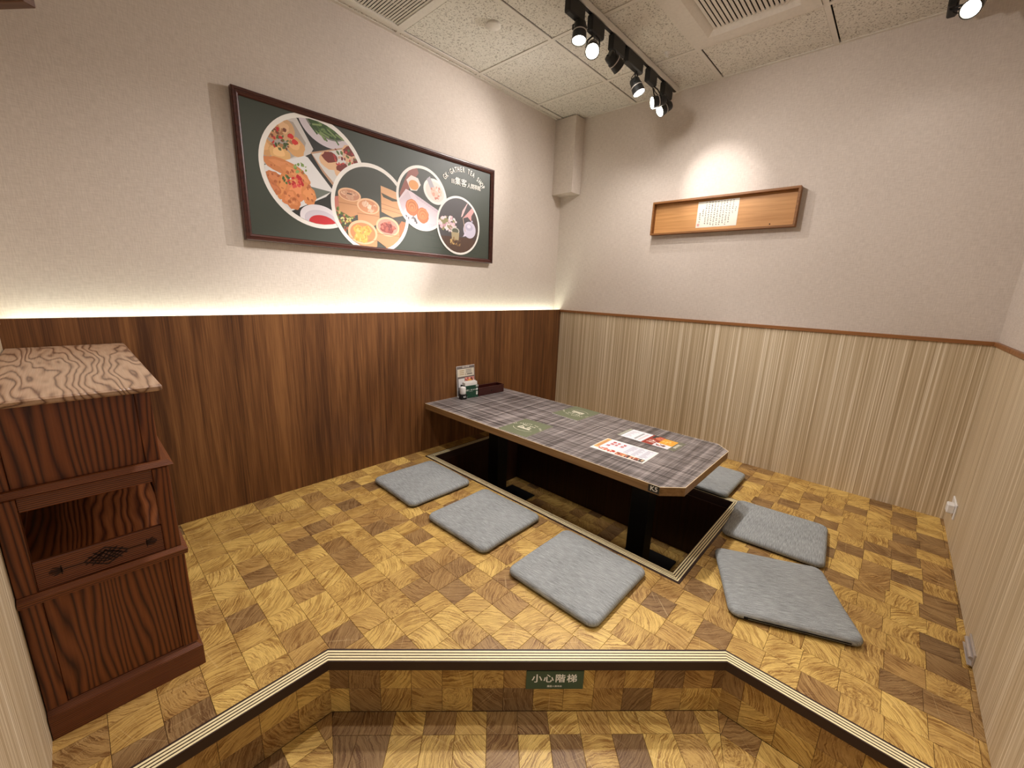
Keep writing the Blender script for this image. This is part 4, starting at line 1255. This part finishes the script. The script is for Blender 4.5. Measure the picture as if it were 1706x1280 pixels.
# carved tassels and lattice on the apron, raised pieces with recess shade in their colour
cv = MB()
def cp(pts, dz=0.0): cv.prism([(p[0], p[1]) for p in pts], 0, 0.0012)
def seg(a, b, w):
    a, b = Vector(a), Vector(b); t = (b-a).normalized(); n = Vector((-t.y, t.x))*w/2
    cp([a+n, b+n, b-n, a-n])
for s_ in (-1, 1):
    seg((s_*.040, 0), (s_*.074, 0), .0022)
    for k in range(6):
        y = -.010+.004*k
        seg((s_*.076, y*.45), (s_*(.100-abs(y)*.8), y*1.05), .0018)
    seg((s_*.078, -.012), (s_*.078, .012), .002)
for k in range(5):
    d = -.020+.010*k
    seg((d-.018, -.016 if abs(d) < .012 else -.008), (d+.012, .018 if abs(d) < .012 else .010), .0024)
    seg((d+.018, -.016 if abs(d) < .012 else -.008), (d-.012, .018 if abs(d) < .012 else .010), .0024)
for a, b in (((-.040, 0), (0, .024)), ((0, .024), (.040, 0)), ((.040, 0), (0, -.024)), ((0, -.024), (-.040, 0)), ((-.028, 0), (0, .015)), ((0, .015), (.028, 0)), ((.028, 0), (0, -.015)), ((0, -.015), (-.028, 0))): seg(a, b, .0026)
cv.move(Matrix(((1, 0, 0, (wp+OX-wp)/2+.004), (0, 0, -1, OFy+.0038), (0, 1, 0, 0.440), (0, 0, 0, 1))))
co = cv.build('carving', 'carve', fr)
stepped('upper_moulding', 'cab_x', 0.004, 0.016, 0.642, 0.650)
stepped('upper_moulding', 'cab_x', 0.018, 0.008, 0.650, 0.662)
UX, UFy = CWid-0.024, 0.022
posts(0.662, 0.852, UX, UFy, 0.030); panels(0.662, 0.852, UX, UFy, 0.030, 0.004)
tp = cbx('top_board', 'cab_top_glare', 0.0, CWid, 0.0, CD, 0.852, 0.868, bev=.004)

# wooden board fixed high on the left wall
bd = thing('hanging_board', 'dark brown wooden board end at the top left corner by the ceiling', 'board', (-3.062, -0.475, 1.853), math.radians(127))
box('board', 'beam', bd, 0.0, 0.385, 0.0, 0.03, -0.004, 0.17, bev=.002)

# ------------------------------------------------------------------ small fittings
so = thing('wall_socket', 'white wall socket plate with a plug low on the partition in the right corner', 'socket', (-0.215, RIGHT_Y+0.004, 0.15))
box('face_plate', 'white', so, -0.072, 0.072, 0.0, 0.007, -0.040, 0.040, bev=.002)
box('plug', 'white', so, -0.068, -0.018, 0.007, 0.034, -0.012, 0.034, bev=.004)
box('switch', 'white', so, 0.020, 0.040, 0.007, 0.011, -0.012, 0.012, bev=.001)
la = thing('door_bracket', 'small metal bracket at the foot of the right partition', 'bracket', (-1.23, RIGHT_Y+0.004, 0.0))
box('bracket_plate', 'steel', la, -0.062, 0.062, 0.0, 0.005, 0.012, 0.052, bev=.001)
box('bracket_foot', 'steel', la, -0.062, 0.062, 0.0, 0.014, 0.008, 0.013, bev=.001)
MB().tube([(-0.058, 0.009, 0.034), (0.058, 0.009, 0.034)], 0.006, 10).build('pin', 'steel', la)

# step warning plate on the riser
mx = (RIS[1]+(RIS[2]-RIS[1]).normalized()*0.711)
tdir = (RIS[2]-RIS[1]).normalized(); ndir = Vector((tdir.y, -tdir.x))
sg = thing('step_sign', 'green plate with white lettering on the step riser under the striped edging', 'sign', (mx[0]+ndir[0]*.004, mx[1]+ndir[1]*.004, -0.0715), math.atan2(tdir.y, tdir.x))
box('plate', 'green_box', sg, -0.092, 0.092, -0.003, 0.0, -0.0355, 0.0345)
ss = Sheet()
ss.rect(-0.092, -0.0355, 0.092, 0.0345, (62, 86, 66))
for i, ch in enumerate('小心階梯'): ss.text(ch, -0.058+0.0375*i, 0.004, 0.034, (246, 246, 238), 0, .022)
for i, ch in enumerate('集客人間茶館'): ss.text(ch, -0.020+0.008*i, -0.025, 0.009 if i < 2 else .0075, (236, 238, 226), 0, .02)
ss.build('lettering', 'print', sg, (0, -0.0031, 0), (1, 0, 0), (0, 0, 1))
